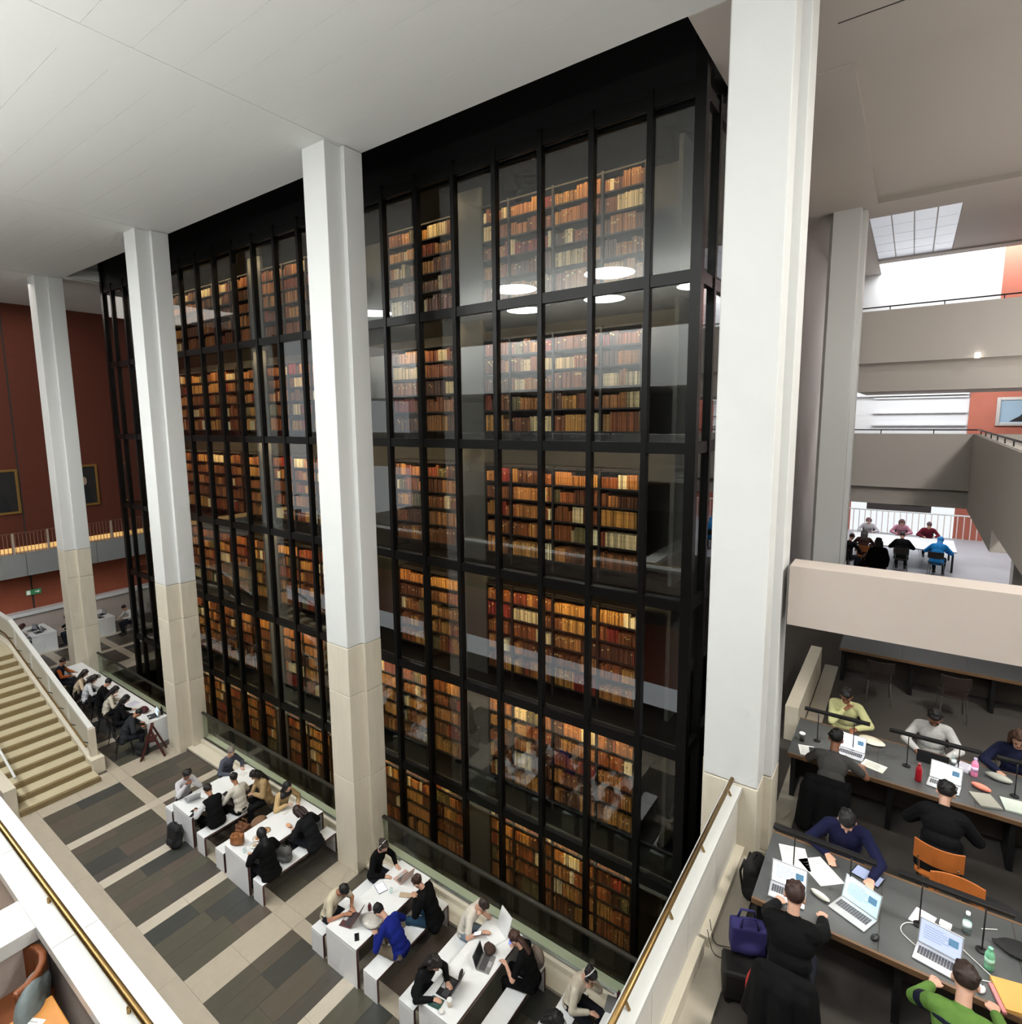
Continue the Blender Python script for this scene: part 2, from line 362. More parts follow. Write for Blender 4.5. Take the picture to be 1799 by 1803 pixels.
for si in range(1, 7):
    zf = FL[si]
    for ui, (ux0, ux1) in enumerate(UNITS):
        if ux0 > -12.0 and ux1 < -9.6 and si > 2: continue          # wholly behind the column
        w = ux1 - ux0
        bc = thing('bookcase', 'dark bookcase of antique books, %s unit from the tower corner, %s storey' % (ORD[ui], STO[si] + (' from top' if si in (2, 3, 4, 5) else '')), 'bookcase',
                   ((ux0+ux1)/2, YB, zf), 0, 'bookcases in the glass tower')
        key = round(w, 3)
        if key not in shelf_me:
            shelf_me[key] = (MB().box(-w/2+.02, w/2-.02, -.012, 0.36, -.016, .014).mesh('shelf', M_case),
                             MB().box(-w/2, -w/2+.022, -0.02, 0.38, 0.02, 2.1).box(w/2-.022, w/2, -0.02, 0.38, 0.02, 2.1).box(-w/2, w/2, .36, .38, .02, 2.1).box(-w/2, w/2, 0.08, .38, 2.08, 2.10).mesh('carcass', M_case))
        inst('carcass', shelf_me[key][1], bc)
        zs = [0.24]
        hs = [0.42, 0.385, 0.36, 0.345, 0.33]
        for h in hs: zs.append(zs[-1] + h)
        for z in zs: inst('shelf', shelf_me[key][0], bc, (0, 0, z-0.012))
        for k, h in enumerate(hs):
            px = ux0 + 0.03; cnt = 0; tone = None; run = 0
            while px < ux1 - 0.055:
                if run <= 0:
                    tone = rb.choices(TONES, WT)[0]; run = rb.choice([2, 4, 5, 7, 9, 12, 16]); hb = h * rb.uniform(0.56, 0.84); tb = rb.uniform(0.024, 0.05)
                run -= 1
                t_ = min(tb * rb.uniform(0.9, 1.1), ux1 - 0.028 - px); hh = min(h*0.95, hb * rb.uniform(0.985, 1.015)); cnt += 1
                v = rb.choice([rb.uniform(0.45, 0.8), rb.uniform(0.85, 1.3), rb.uniform(0.85, 1.3)]); col = tuple(min(1.0, c * v) for c in lin(tone[1]))
                y0 = YB + rb.uniform(0.0, 0.03); z0 = zf + zs[k]
                args = (px+.002, px+t_-.002, y0, y0+0.2, z0, z0+hh)
                if ui < 2 and si in (4, 5) and n_ind < 300:
                    n_ind += 1; b_ = MB()
                    cx, cz = (args[0]+args[1])/2, z0
                    b_.box(args[0]-cx, args[1]-cx, 0.004, 0.2, 0, hh, None, col)
                    ds = tuple(c*0.55 for c in col)
                    for zz in (0.12, 0.5, 0.85): b_.box(args[0]-cx+.001, args[1]-cx-.001, 0, 0.01, hh*zz, hh*zz+.008, None, ds)
                    o = b_.build('book', M_book); o.location = (cx, y0, cz)
                    tag(o, '%s book %s from left, %s shelf down, %s bookcase from corner, %s storey down' % (tone[0].replace('dark ', 'dark-'), ORD[cnt-1], ORD[4-k], ORD[ui], STO[si]), 'book', 'antique books in the tower')
                else:
                    rest.box(*args, None, col)
                    if ux1 > -9.7 and rb.random() < .45:
                        c2 = lin((222, 190, 120)) if rb.random() < .6 else tuple(c*.35 for c in col)
                        zl = z0 + hh*rb.choice([.55, .68, .78]); rest.box(args[0]+.002, args[1]-.002, y0-.0015, y0+.01, zl, zl+hh*.1, None, c2)
                px += t_
o = rest.build('antique_books', M_book); tag(o, 'rows of leather bound antique books filling the tower shelves', 'books', None, 'stuff')
# warm shelf lighting under each inner floor of the tower
for si in range(1, 7):
    area('shelf_light', (-5.4, YT+0.28, FL[si+1]-0.16), 3.4, 0.08, 36, (1.0, 0.70, 0.36), (math.radians(38), 0, 0))
    area('shelf_light', (-15.0, YT+0.28, FL[si+1]-0.16), 14.2, 0.08, 130, (1.0, 0.70, 0.36), (math.radians(38), 0, 0))

# ------------------------------------------------------------------ glass balustrades between the columns
def balustrade(x0, x1, label):
    t = thing('glass_balustrade', label, 'balustrade', ((x0+x1)/2, 7.76, 0.16))
    n = 4; w = (x1-x0)/n
    for k in range(n):
        MB().box(-(x1-x0)/2+k*w+.008, -(x1-x0)/2+(k+1)*w-.008, -.01, .01, 0, .80).build('glass_pane', M_rail_glass, t)
    MB().box(-(x1-x0)/2, (x1-x0)/2, -.035, .035, .79, .84).build('top_rail', mat('dark_rail', (66, 66, 60), 0.4, 0.5), t, bevel=.008)
    MB().box(-(x1-x0)/2, (x1-x0)/2, -.03, .03, 0, .03).build('base_channel', M_steel, t)
balustrade(-8.66, -1.98, 'glass balustrade with dark rail along the tower, behind the nearest white tables')
balustrade(-16.3, -9.54, 'glass balustrade with dark rail behind the middle pair of white tables')
balustrade(-23.95, -17.2, 'glass balustrade with dark rail behind the long white counter')

# ------------------------------------------------------------------ brick end wall with gallery
wl = struct('wall_left', MB().box(-31.2, -30.6, -3.0, 16, 4.1, CZ+.2), M_brick)
MB().box(-31.2, -30.6, -3.0, 16, 0, 4.1).build('lower_brickwork', M_brickl, wl)
for y in (2.7, 7.72, 12.6): piece('movement_joint', M_shadow, wl, -30.605, -30.59, y-.03, y+.03, 0, CZ)
struct('wall_left_return', MB().box(-31, -23.9, 15.6, 16, 0, CZ), M_brick)
gb = thing('gallery', 'pale concrete gallery with balustrade crossing the brick wall', 'gallery', (-29.75, 6, 0))
yy = -9.0
while yy < 9.0:
    piece('fascia_panel', mat('gallery_fascia', (150, 152, 150), 0.6), gb, -.12, .12, yy+.008, min(9.0, yy+2.6)-.008, 3.12, 4.08); yy += 2.6
piece('floor_slab', M_beige, gb, -.9, -.12, -9, 9, 3.3, 4.0)
piece('handrail', mat('rail_red', (110, 70, 56), .4), gb, -.03, .03, -9, 9, 4.93, 4.98)
piece('cove_strip', mat('cove_glow', (255, 214, 150), .5, emit=(255, 200, 120), estr=.6), gb, -.86, -.80, -9, 9, 4.02, 4.22)
bal_me = ubox(mat('baluster', (150, 116, 96), .5))
yy = -1.6
while yy < 8.9:
    inst('baluster', bal_me, gb, (0, yy, 4.5), (.02, .02, .86)); yy += .13
for yy in (-1.0, 1.05, 2.25, 4.7, 6.9):
    inst('railing_post', ubox(mat('post_pale', (190, 172, 156), .5)), gb, (.02, yy, 4.5), (.06, .07, .95))
lg = MB().box(-30.6, -30.15, 0.5, 15, 1.28, 1.42).build('wall_shelf', M_wtable); tag(lg, 'long white ledge running along the foot of the brick wall', 'ledge')
ll = MB().box(-30.6, -30.25, 0.5, 15, 0, 1.28).build('wall_base', M_beige); tag(ll, None, None, None, 'structure')
# exit sign: running figure and arrow
es = thing('exit_sign', 'small green exit sign with white symbols on the brick wall', 'sign', (-30.57, 7.75, 2.16))
MB().box(0, .03, -.27, .27, -.11, .11).build('panel', mat('sign_green', (60, 130, 84), .5, emit=(60, 130, 84), estr=.25), es)
ms = mat('sign_white', (232, 240, 230), .5, emit=(232, 240, 230), estr=.3)
MB().box(.03, .036, -.25, -.12, -.09, .09).build('figure_panel', ms, es)
MB().prism([(.05, -.02), (.15, -.02), (.15, -.06), (.22, 0), (.15, .06), (.15, .02), (.05, .02)], .03, .036, Matrix(((0, 0, 1, 0), (1, 0, 0, 0), (0, 1, 0, 0), (0, 0, 0, 1)))).build('arrow', ms, es)
def framed(label, loc, w, h, frame_col, scene_fn, axis='x'):
    M_ = Matrix(((0, 0, 1, 0), (1, 0, 0, 0), (0, 1, 0, 0), (0, 0, 0, 1))) if axis == 'x' else Matrix(((1, 0, 0, 0), (0, 0, -1, 0), (0, 1, 0, 0), (0, 0, 0, 1)))
    t = thing('framed_picture', label, 'picture', loc)
    fm = mat('frame_' + str(frame_col), frame_col, .4, .4)
    b = MB()
    b.box(-w/2-.1, -w/2, -h/2-.1, h/2+.1, 0, .08, M_).box(w/2, w/2+.1, -h/2-.1, h/2+.1, 0, .08, M_).box(-w/2, w/2, h/2, h/2+.1, 0, .08, M_).box(-w/2, w/2, -h/2-.1, -h/2, 0, .08, M_)
    b.build('frame', fm, t, bevel=.01)
    scene_fn(t, w, h, M_)
    return t
def portrait(t, w, h, M_):
    MB().box(-w/2, w/2, -h/2, h/2, 0, .03, M_).build('canvas', mat('dark_canvas', (34, 32, 30), .5, noise=.4, scale=3), t)
    pts = [(-.35*w, -.5*h), (.35*w, -.5*h), (.26*w, -.12*h), (.1*w, 0), (-.1*w, 0), (-.26*w, -.12*h)]
    MB().prism(pts, .03, .034, M_).build('painted_coat', mat('painted_black', (20, 20, 22), .5), t)
    e = [(.11*w*math.cos(a*math.pi/6), .12*h+.11*h*math.sin(a*math.pi/6)) for a in range(12)]
    MB().prism(e, .034, .038, M_).build('painted_face', mat('painted_skin', (176, 150, 130), .5), t)
framed('gold framed dark portrait painting on brick wall, at left edge', (-30.6, 6.85, 6.62), 1.45, 1.7, (150, 116, 60), portrait)
framed('gold framed painting on brick wall, partly hidden by farthest column', (-30.6, 10.1, 6.62), 0.9, 1.7, (150, 110, 52), portrait)

# ------------------------------------------------------------------ stair at the left
st = thing('staircase', 'wide pale stone staircase with brass edged treads at the left', 'staircase', (-16.8, 3.5, 0))
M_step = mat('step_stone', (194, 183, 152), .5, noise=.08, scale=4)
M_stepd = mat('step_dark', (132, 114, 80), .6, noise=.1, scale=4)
for k in range(15):
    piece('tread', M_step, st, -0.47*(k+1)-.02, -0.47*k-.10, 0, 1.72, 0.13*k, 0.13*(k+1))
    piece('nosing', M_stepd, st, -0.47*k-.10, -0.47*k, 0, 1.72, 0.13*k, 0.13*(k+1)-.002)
piece('landing', M_step, st, -12.5, -7.05, -1.5, 1.72, 1.6, 1.95)
def slope_wall(nm, m, y0, y1, lo, hi, xa=0.55, xb=-7.05, end=-9.5):
    zf = lambda x: max(0, -x) * 0.2766
    b = MB(); P = [(xa, lo(xa)), (xb, lo(xb)), (end, lo(xb)), (end, hi(xb)), (xb, hi(xb)), (xa, hi(xa))]
    M_ = Matrix(((1, 0, 0, 0), (0, 0, -1, 0), (0, 1, 0, 0), (0, 0, 0, 1)))
    b.prism(P, -y1, -y0, M_)
    return b.build(nm, m, st)
zs_ = lambda x: -x * 0.2766
slope_wall('stringer', M_stone, 1.70, 1.98, lambda x: max(0, zs_(x)-.4), lambda x: max(0.14, zs_(x)+.20), -.55)
slope_wall('balustrade_panel', mat('balustrade_stone', (196, 192, 176), .5), 1.80, 1.86, lambda x: zs_(x)+.32, lambda x: zs_(x)+.98, -.75)
slope_wall('coping_rail', M_marble, 1.77, 1.90, lambda x: zs_(x)+.98, lambda x: zs_(x)+1.05, -.72)
piece('newel_block', M_stone, st, -.85, -.45, 1.68, 2.0, 0, .42)
piece('newel_post', M_stone, st, -.78, -.66, 1.76, 1.92, .3, 1.22)
for k in range(5): piece('panel_post', M_marble, st, -.75-1.45*k-.03, -.75-1.45*k+.03, 1.78, 1.88, zs_(-.75-1.45*k)+.2, zs_(-.75-1.45*k)+1.0)
MB().tube([(-.62, 1.66, zs_(-.62)+.62), (-7.0, 1.66, zs_(-7.0)+.62), (-9.2, 1.66, zs_(-7.0)+.62)], .022).build('handrail', M_brass, st)
for k in range(8): MB().bar((-.9-.85*k, 1.66, zs_(-.9-.85*k)+.6), (-.9-.85*k, 1.8, zs_(-.9-.85*k)+.5), .02, .02).build('rail_bracket', M_black, st)
MB().tube([(-.3, .05, .9), (-7.0, .05, zs_(-7.0)+.9)], .03).build('wall_handrail', M_marble, st)
piece('stair_wall', M_stone, st, -7, -.1, -.25, 0, 0, .75)

# ------------------------------------------------------------------ mezzanine at the left foreground with marble parapet and brass rail
struct('floor_mezzanine', MB().box(-25, 9, -14, 1.62, 3.6, 3.995), mat('mezzanine_stone', (150, 122, 96), .5, noise=.08, scale=2))
pl = thing('parapet', 'white marble parapet with brass handrail in the left foreground', 'parapet', (0, 1.47, 0))
MB().box(-25, -1.9, -.10, .10, 3.2, 4.86).build('wall', M_beige, pl)
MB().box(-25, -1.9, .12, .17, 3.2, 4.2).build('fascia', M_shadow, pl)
xx = -25.0
while xx < -1.9:
    x1 = min(xx+1.75, -1.9)
    piece('coping_stone', M_marble, pl, xx+.003, x1-.003, -.185, .185, 4.86, 4.95); xx = x1
for xx in (-9.9, -8.15, -6.35, -4.6, -2.85):
    MB().tube([(xx, -.02, 4.95), (xx, -.02, 5.0)], .016).build('bracket', M_brass, pl)
MB().tube([(-25, -.0, 5.03), (-1.9, 0, 5.03)], .028, 10).build('handrail', M_brass, pl, smooth=True)
pr = thing('parapet_return', 'white marble topped low wall joining the left foreground parapet', 'parapet', (-6.4, 0, 0))
MB().box(-.2, .2, -3, 1.36, 4.0, 4.8).build('wall', M_beige, pr)
MB().box(-.25, .25, -3, 1.30, 4.8, 4.93).build('coping', M_marble, pr)

# ------------------------------------------------------------------ right parapet (brass rail), kerb and reading-room floor
struct('floor_reading_room', MB().box(-1.12, 9, 3.0, 22.5, 3.6, 4.0).box(-1.95, -1.12, 7.9, 22.5, 3.6, 4.0).box(-2.6, -1.95, 13.6, 22.5, 3.6, 4.0), M_carpet)
struct('floor_far_gallery', MB().box(-6, 9, 22.5, 31.5, 3.6, 4.0).box(-6, -2.6, 13.5, 22.5, 3.6, 4.0), M_daylit_floor)
struct('trim_1', MB().box(-1.6, -1.12, 1.6, 7.2, 3.2, 4.03).box(-1.2, -0.95, 8.0, 14.0, 3.5, 4.02), M_trav2)
pp = thing('parapet', 'pale stone parapet with brass rail leading to the nearest column', 'parapet', (-1.55, 0, 0))
yy = 2.2
while yy < 7.1:
    y1 = min(yy+.98, 7.1)
    piece('panel', mat('parapet_panel', (232, 229, 219), .5, noise=.06, scale=2), pp, -.01, .11, yy+.004, y1-.004, 3.3, 4.86); yy = y1
piece('coping', M_marble, pp, -.03, .15, 2.2, 7.1, 4.86, 4.92)
piece('kerb', M_stone, pp, .11, .21, 5.55, 7.1, 4.0, 4.14)
piece('kerb', M_stone, pp, .11, .19, 2.5, 5.45, 4.0, 4.2)
MB().tube([(.035, 2.2, 5.0), (.035, 7.08, 5.0)], .026, 10).build('handrail', M_brass, pp, smooth=True)
for yy in (2.9, 3.75, 4.75, 5.75, 6.85):
    MB().tube([(.075, yy, 4.92), (.04, yy, 4.99)], .014).build('bracket', M_brass, pp)

# ------------------------------------------------------------------ right background: beam, galleries, ceiling, end walls
struct('trim_2', MB().box(-1.06, 9, 7.45, 7.85, 6.98, 7.70), M_beige)
cr = struct('ceiling_right', MB().box(-2.6, 9, 7.9, 10.3, CZ, CZ+.3).box(-3.2, -1.0, 10.3, 17.3, CZ-.02, CZ+.3).box(-3.2, 9, 17.3, 18.5, CZ, CZ+.3).box(-3.2, 9, 10.3, 17.3, CZ+.12, CZ+.4).box(-3.2, -1.25, 18.5, 31, CZ, CZ+.3).box(-1.25, 9, 23.5, 24.0, CZ-.05, CZ+.3).box(0.65, 9, 18.5, 23.5, CZ, CZ+.3).box(-1.25, 9, 24, 31, CZ+1.2, CZ+1.4), M_greyw)
piece('panel_joint', M_shadow, cr, -1.1, 9, 9.19, 9.21, CZ-.004, CZ+.01)
gl = thing('skylight', 'gridded roof light panel high in the right background', 'skylight', (-.3, 21, CZ))
for i in range(4):
    for j in range(5):
        piece('pane', mat('skylight_pane', (206, 210, 218), .3, emit=(206, 212, 222), estr=.35), gl, -.95+.475*i+.015, -.95+.475*(i+1)-.015, -2.5+j*1.0+.02, -1.5+j*1.0-.02, .01, .03)
MB().box(-.95, .95, -2.5, 2.5, .03, .06).build('frame', M_greyw, gl)
def gallery_front(nm, z0, z1, y, zs0, x0=-1.25, x1=9.0):
    o = struct(nm, MB().box(x0, x1, y, y+.2, z0, z1).box(x0, x1, y+.2, y+4.0, zs0, z0+.02), M_greyw); return o
gallery_front('wall_upper_gallery', 10.75, 12.08, 18.3, 10.02)
gallery_front('wall_middle_gallery', 7.52, 8.92, 18.3, 7.05)
struct('wall_middle_gallery_return', MB().box(1.22, 1.42, 9.5, 18.3, 7.45, 8.92).prism([(1.22, 13.0), (9, 13.0), (9, 18.3), (1.22, 18.3)], 7.05, 7.45), M_greyw)
def thin_rail(label, x0, x1, y, z, dz=.10):
    t = thing('handrail', label, 'handrail', (0, y, z))
    MB().tube([(x0, 0, dz), (x1, 0, dz)], .018, 6).build('rail', M_black, t)
    x = x0+.6
    while x < x1: MB().tube([(x, 0, 0), (x, 0, dz)], .012, 5).build('post', M_black, t); x += 1.1
thin_rail('thin black handrail on the upper right background gallery', -1.25, 6, 18.4, 12.08)
thin_rail('thin black handrail on the middle right background gallery', -1.25, 1.3, 18.4, 8.92)
hr = thing('handrail', 'thin black handrail turning along the gallery at the right edge', 'handrail', (1.32, 9.5, 8.92))
MB().tube([(0, 0, .1), (0, 8.9, .1)], .018, 6).build('rail', M_black, hr)
for k in range(8): MB().tube([(0, .6+1.1*k, 0), (0, .6+1.1*k, .1)], .012, 5).build('post', M_black, hr)
sv = MB().box(0, .5, -.03, 0, -.03, .03).build('soffit_vent', M_shadow); sv.location = (-.15, 18.7, 7.04); tag(sv, 'dark slot vent in the soffit below the middle gallery', 'vent')
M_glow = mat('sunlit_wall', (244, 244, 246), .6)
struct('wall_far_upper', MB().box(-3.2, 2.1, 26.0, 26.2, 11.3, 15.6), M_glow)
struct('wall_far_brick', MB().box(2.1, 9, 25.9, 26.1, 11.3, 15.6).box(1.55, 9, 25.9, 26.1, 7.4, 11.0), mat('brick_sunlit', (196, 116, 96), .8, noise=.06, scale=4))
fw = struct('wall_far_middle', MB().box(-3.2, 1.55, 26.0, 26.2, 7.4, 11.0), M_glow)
for z in (9.95, 9.42, 8.98): piece('panel_ledge', M_glow, fw, -1.2, 1.5, 25.85, 26.0, z, z+.06)
piece('panel_ledge', M_glow, fw, -1.9, 1.5, 25.7, 26.0, 10.05, 10.6)
def figures(t, w, h, M_):
    MB().box(-w/2, w/2, -h/2, h/2, 0, .03, M_).build('print', mat('print_sky', (170, 196, 216), .4), t)
    pts = [(-.3*w, -.45*h), (.35*w, -.45*h), (.3*w, .05*h), (.2*w, .2*h), (.05*w, .1*h), (-.08*w, -.2*h)]
    MB().prism(pts, .03, .034, M_).build('printed_figure', mat('print_dark', (40, 36, 38), .4), t)
    e = [(.17*w+.07*w*math.cos(a*math.pi/6), .28*h+.12*h*math.sin(a*math.pi/6)) for a in range(12)]
    MB().prism(e, .034, .036, M_).build('printed_head', mat('print_head', (120, 100, 92), .4), t)
framed('framed photograph on sunlit brick wall at the right edge', (2.95, 25.9, 9.44), 1.2, .75, (210, 205, 200), figures, 'y')
sd = MB().box(-.05, .05, -.05, .05, -.12, 0).build('spotlight', mat('spot_glow', (255, 250, 240), .4, emit=(255, 250, 240), estr=3), None); sd.location = (1.15, 18.24, 10.86); tag(sd, 'tiny bright spotlight under the upper right background gallery', 'lamp')
# far end of reading floor: railing and shop windows beyond
fr = thing('railing', 'white baluster railing in the bright right background', 'railing', (0, 31.2, 4.0))
MB().tube([(-4, 0, 1.05), (8, 0, 1.05)], .035, 6).build('handrail', M_white, fr)
me_ = ubox(mat('railing_pale', (230, 214, 208), .5)); xx = -3.9
while xx < 7.9: inst('baluster', me_, fr, (xx, 0, .52), (.035, .035, 1.0)); xx += .22
struct('wall_far_lower', MB().box(1.9, 9, 34.8, 35, 2, 8).box(-6, -2.3, 34.8, 35, 2, 8), mat('brick_far', (206, 120, 100), .8))
struct('wall_far_shelves', MB().box(-1.6, 1.0, 34.6, 34.9, 4.6, 5.6), mat('dark_display', (70, 62, 60), .6))
struct('wall_far_right', MB().box(2.75, 3.3, 23.0, 23.6, 4.0, 7.3).box(8.9, 9.1, 3, 35, 3.6, 15), M_greyw)
struct('trim_3', MB().box(-1.42, -1.22, 10.3, 13.4, 4.0, 4.6), M_stone)
struct('floor_far_beyond', MB().box(-6, 9, 31.5, 40, 1.6, 2.0), M_daylit_floor)
struct('wall_tower_side', MB().box(-3.2, -2.6, 13.4, 26, 3.6, 15), M_greyw)

# ------------------------------------------------------------------ the side of the hall behind the camera (seen only as reflections)
struct('floor_camera_gallery', MB().box(-25, 9, -14, -.62, 7.5, 7.9), M_greyw)
struct('wall_camera_parapet', MB().box(-25, 9, -.62, -.42, 7.3, 8.86), M_white)
struct('floor_upper_gallery', MB().box(-25, 9, -14, -2.3, 10.5, 10.9), M_greyw)
struct('wall_upper_parapet', MB().box(-25, 9, -2.4, -2.2, 10.5, 12.55), M_white)
struct('wall_back', MB().box(-31, 9, -14.3, -14, 0, 15), M_greyw)
struct('wall_under_mezzanine', MB().box(-31, -1.6, -1.2, -1.0, 0, 3.6), M_brickl)

# ------------------------------------------------------------------ people
SKIN = {'light': (206, 160, 136), 'mid': (176, 124, 96), 'tan': (150, 100, 74), 'dark': (92, 60, 46)}
M_eye = mat('eye_dark', (24, 18, 16), .3)
def V(*a): return Vector(a)
def ik(a, b, l1, l2, pole):
    d = b - a; L = min(d.length, (l1+l2)*0.985); dn = d.normalized(); b = a + dn*L
    k = (l1*l1 - l2*l2 + L*L) / (2*L); h = math.sqrt(max(0, l1*l1 - k*k))
    p = pole - dn*pole.dot(dn); p.normalize()
    return a + dn*k + p*h, b
def remesh(o, vox, it=3):
    r = o.modifiers.new('remesh', 'REMESH'); r.mode = 'VOXEL'; r.voxel_size = vox; r.use_smooth_shade = True
    s = o.modifiers.new('smooth', 'SMOOTH'); s.factor = .5; s.iterations = it
def hand(b, w, d, n, side, r=0.0085):
    d = d.normalized(); s = d.cross(n).normalized(); n = s.cross(d)             # n: palm-down normal
    for k in (-.026, 0, .026): b.cap(w + s*k*.5, w + d*.075 + s*k, .015, .0135, 6)
    for k, L in zip((-.033, -.011, .011, .033), (.068, .078, .072, .055)):
        p0 = w + d*.08 + s*k; p1 = p0 + d*L*.55 - n*.006; p2 = p1 + d*L*.45 - n*.022
        b.cap(p0, p1, r+.001, r, 6); b.cap(p1, p2, r, r-.001, 6)
    t = -side                                                                    # thumb leaves the inner side of the palm
    p0 = w + d*.025 + s*t*.026; p1 = p0 + d*.032 + s*t*.026 - n*.006; p2 = p1 + d*.03 + s*t*.004
    b.cap(p0, p1, r+.004, r+.001, 6); b.cap(p1, p2, r+.001, r-.001, 6)

def person(label, x, y, z0=0.0, rz=0.0, seat=.45, lean=.32, hp=.75, hy=0.0, hl=None, hr=None, feet=None, top=(30, 30, 32), sleeve='long',
           pants=(36, 38, 46), hair='short', hc=(24, 20, 18), skin='light', shoes=(40, 38, 36), stand=False, coat=None, vest=None, vox=.016, desk=.74, stripe=None, sc=1.0, phones=False, beard=False):
    t = thing('person', label, 'person', (x, y, z0), rz)
    t.scale = (sc, sc, sc)
    hz = .93 if stand else seat + .10
    H = V(0, 0, hz)
    u1 = V(0, math.sin(lean*.6), math.cos(lean*.6)); u2 = V(0, math.sin(lean*1.3), math.cos(lean*1.3))
    Wt = H + u1*.20; N = Wt + u2*.33; ch = Wt + u2*.17
    sh = [N - u2*.05 + V(s*.165, 0, 0) for s in (-1, 1)]
    cy, sy_ = math.cos(hy), math.sin(hy)
    Rz = Matrix.Rotation(hy, 3, 'Z')
    hv = Rz @ V(0, math.sin(hp), math.cos(hp)); fd = Rz @ V(0, math.cos(hp), -math.sin(hp)); hx = Rz @ V(1, 0, 0)
    B = Matrix(((hx.x, fd.x, hv.x), (hx.y, fd.y, hv.y), (hx.z, fd.z, hv.z)))
    nk = N + (u2 + hv).normalized()*.085; hc_ = nk + hv*.105 + fd*.012
    if hl is None: hl = (-.17, .40, desk+.03)
    if hr is None: hr = (.17, .40, desk+.03)
    wr = [V(*hl), V(*hr)]
    if feet is None: feet = [(-.11, .0, .09), (.11, .05, .09)] if stand else [(-.12, .40, .09), (.13, .36, .09)]
    arms = []; legs = []
    for i, s in enumerate((-1, 1)):
        e, w = ik(sh[i], wr[i], .28, .25, V(s*.9, -.35, -.6)); arms.append((sh[i], e, w))
        hj = H + V(s*.09, 0, -.02); k, a = ik(hj, V(*feet[i]), .43, .42, V(s*.12, 1, .5)); legs.append((hj, k, a))
    def torso(b, g=0.0, full=True):
        b.cap(H + V(-.075, 0, 0), H + V(.075, 0, 0), .105+g, .105+g, 10)
        I = Matrix.Identity(3)
        b.ell(H + u1*.11, (.145+g, .105+g, .14), I, 12, 8); b.ell(Wt + u2*.03, (.15+g, .105+g, .14), I, 12, 8)
        b.ell(ch + u2*.02, (.168+g, .112+g, .17), Matrix.Rotation(-lean*1.3, 3, 'X'), 12, 8)
        b.cap(sh[0] + V(.03, 0, .0), sh[1] - V(.03, 0, 0), .062+g, .062+g, 10)
        b.cap(N - u2*.06, N - u2*.0, .085+g*.6, .058+g*.6, 10)
    def arm(b, i, g=0.0, to=1.0):
        s_, e, w = arms[i]
        b.cap(s_, s_.lerp(e, min(1, to*2)), .052+g, .043+g + (1-min(1, to*2))*.006, 8)
        if to > .5: b.cap(e, e.lerp(w, min(1, to*2-1)), .042+g, .030+g*.8, 8)
    def leg(b, i, g=0.0, end=1.0):
        hj, k, a = legs[i]
        b.cap(hj, k, .082+g, .056+g, 9); b.cap(k, k.lerp(a, end), .056+g, .04+g, 9)
    sk = mat('skin_' + skin, SKIN[skin], .5)
    # body: one continuous figure
    b = MB(); torso(b)
    for i in (0, 1):
        arm(b, i); leg(b, i)
        e, w = arms[i][1], arms[i][2]
        d = (w - e); d = V(d.x*.5, d.y, d.z*.35)
        hand(b, w, d, V(0, 0, 1), -1 if i == 0 else 1)
        a = legs[i][2]; b.cap(a + V(0, -.02, -.045), a + V(0, .15, -.055), .036, .026, 8)
    b.cap(N - u2*.02, nk + hv*.03, .054, .05, 10)
    b.ell(hc_ + hv*.03 - fd*.008, (.074, .093, .088), B, 14, 10); b.ell(hc_ - hv*.03 + fd*.018, (.062, .07, .085), B, 12, 9)
    b.ell(hc_ - hv*.092 + fd*.05, (.028, .024, .022), B, 8, 6)
    b.cap(hc_ + fd*.084 + hv*.012, hc_ + fd*.102 - hv*.022, .010, .014, 6)
    for s in (-1, 1):
        b.ell(hc_ + hx*s*.078 - hv*.008 - fd*.005, (.012, .02, .032), B, 8, 6)
        b.ell(hc_ + hx*s*.03 + fd*.078 + hv*.024, (.026, .012, .010), B, 8, 6)
    body = b.build('body', sk, t, True); remesh(body, vox, 2 if vox < .011 else 3)
    if vox < .015:
        for s in (-1, 1): MB().ell(hc_ + hx*s*.031 + fd*.083 + hv*.004, (.013, .007, .007), B, 8, 6).build('eye', M_eye, t, True)
        MB().ell(hc_ + fd*.083 - hv*.052, (.022, .008, .006), B, 8, 6).build('mouth', mat('lips', (140, 74, 66), .5), t, True)
    # clothing
    g = .013
    def cloth(nm, fn, col, gv=None, lab=None):
        bb = MB(); fn(bb); o = bb.build(nm, mat('cloth_%d_%d_%d' % col, tuple(int(c*(.72 if max(col) < 40 else .96)) for c in col), .9, noise=.15, scale=14, spec=.15), t, True); remesh(o, max(vox, .011), 3)
        if lab: o['label'] = lab
        return o
    def ftop(bb):
        torso(bb, g)
        to = {'long': .97, 'short': .36, 'none': .12}[sleeve]
        for i in (0, 1): arm(bb, i, g+.002, to)
    cloth('top', ftop, top)
    if vest:
        def fv(bb): torso(bb, g+.016)
        cloth('vest', fv, vest)
    if coat:
        def fc(bb):
            torso(bb, .032)
            for i in (0, 1): arm(bb, i, .026, .95)
            bb.cap(H + V(-.11, -.06, -.08), H + V(.11, -.06, -.08), .11, .11, 8)
        cloth('coat', fc, coat)
    def fp(bb):
        bb.cap(H + V(-.075, 0, 0), H + V(.075, 0, 0), .105+g, .105+g, 10)
        for i in (0, 1): leg(bb, i, g, .93)
    cloth('trousers', fp, pants)
    for i in (0, 1):
        a = legs[i][2]; sb = MB()
        sb.cap(a + V(0, -.035, -.04), a + V(0, .04, -.04), .046, .046, 8); sb.cap(a + V(0, .04, -.05), a + V(0, .17, -.06), .043, .032, 8)
        sb.build('shoe', mat('shoe_%d_%d_%d' % shoes, shoes, .6), t, True)
    # hair
    hm = mat('hair_%d_%d_%d' % hc, hc, .6, noise=.25, scale=30)
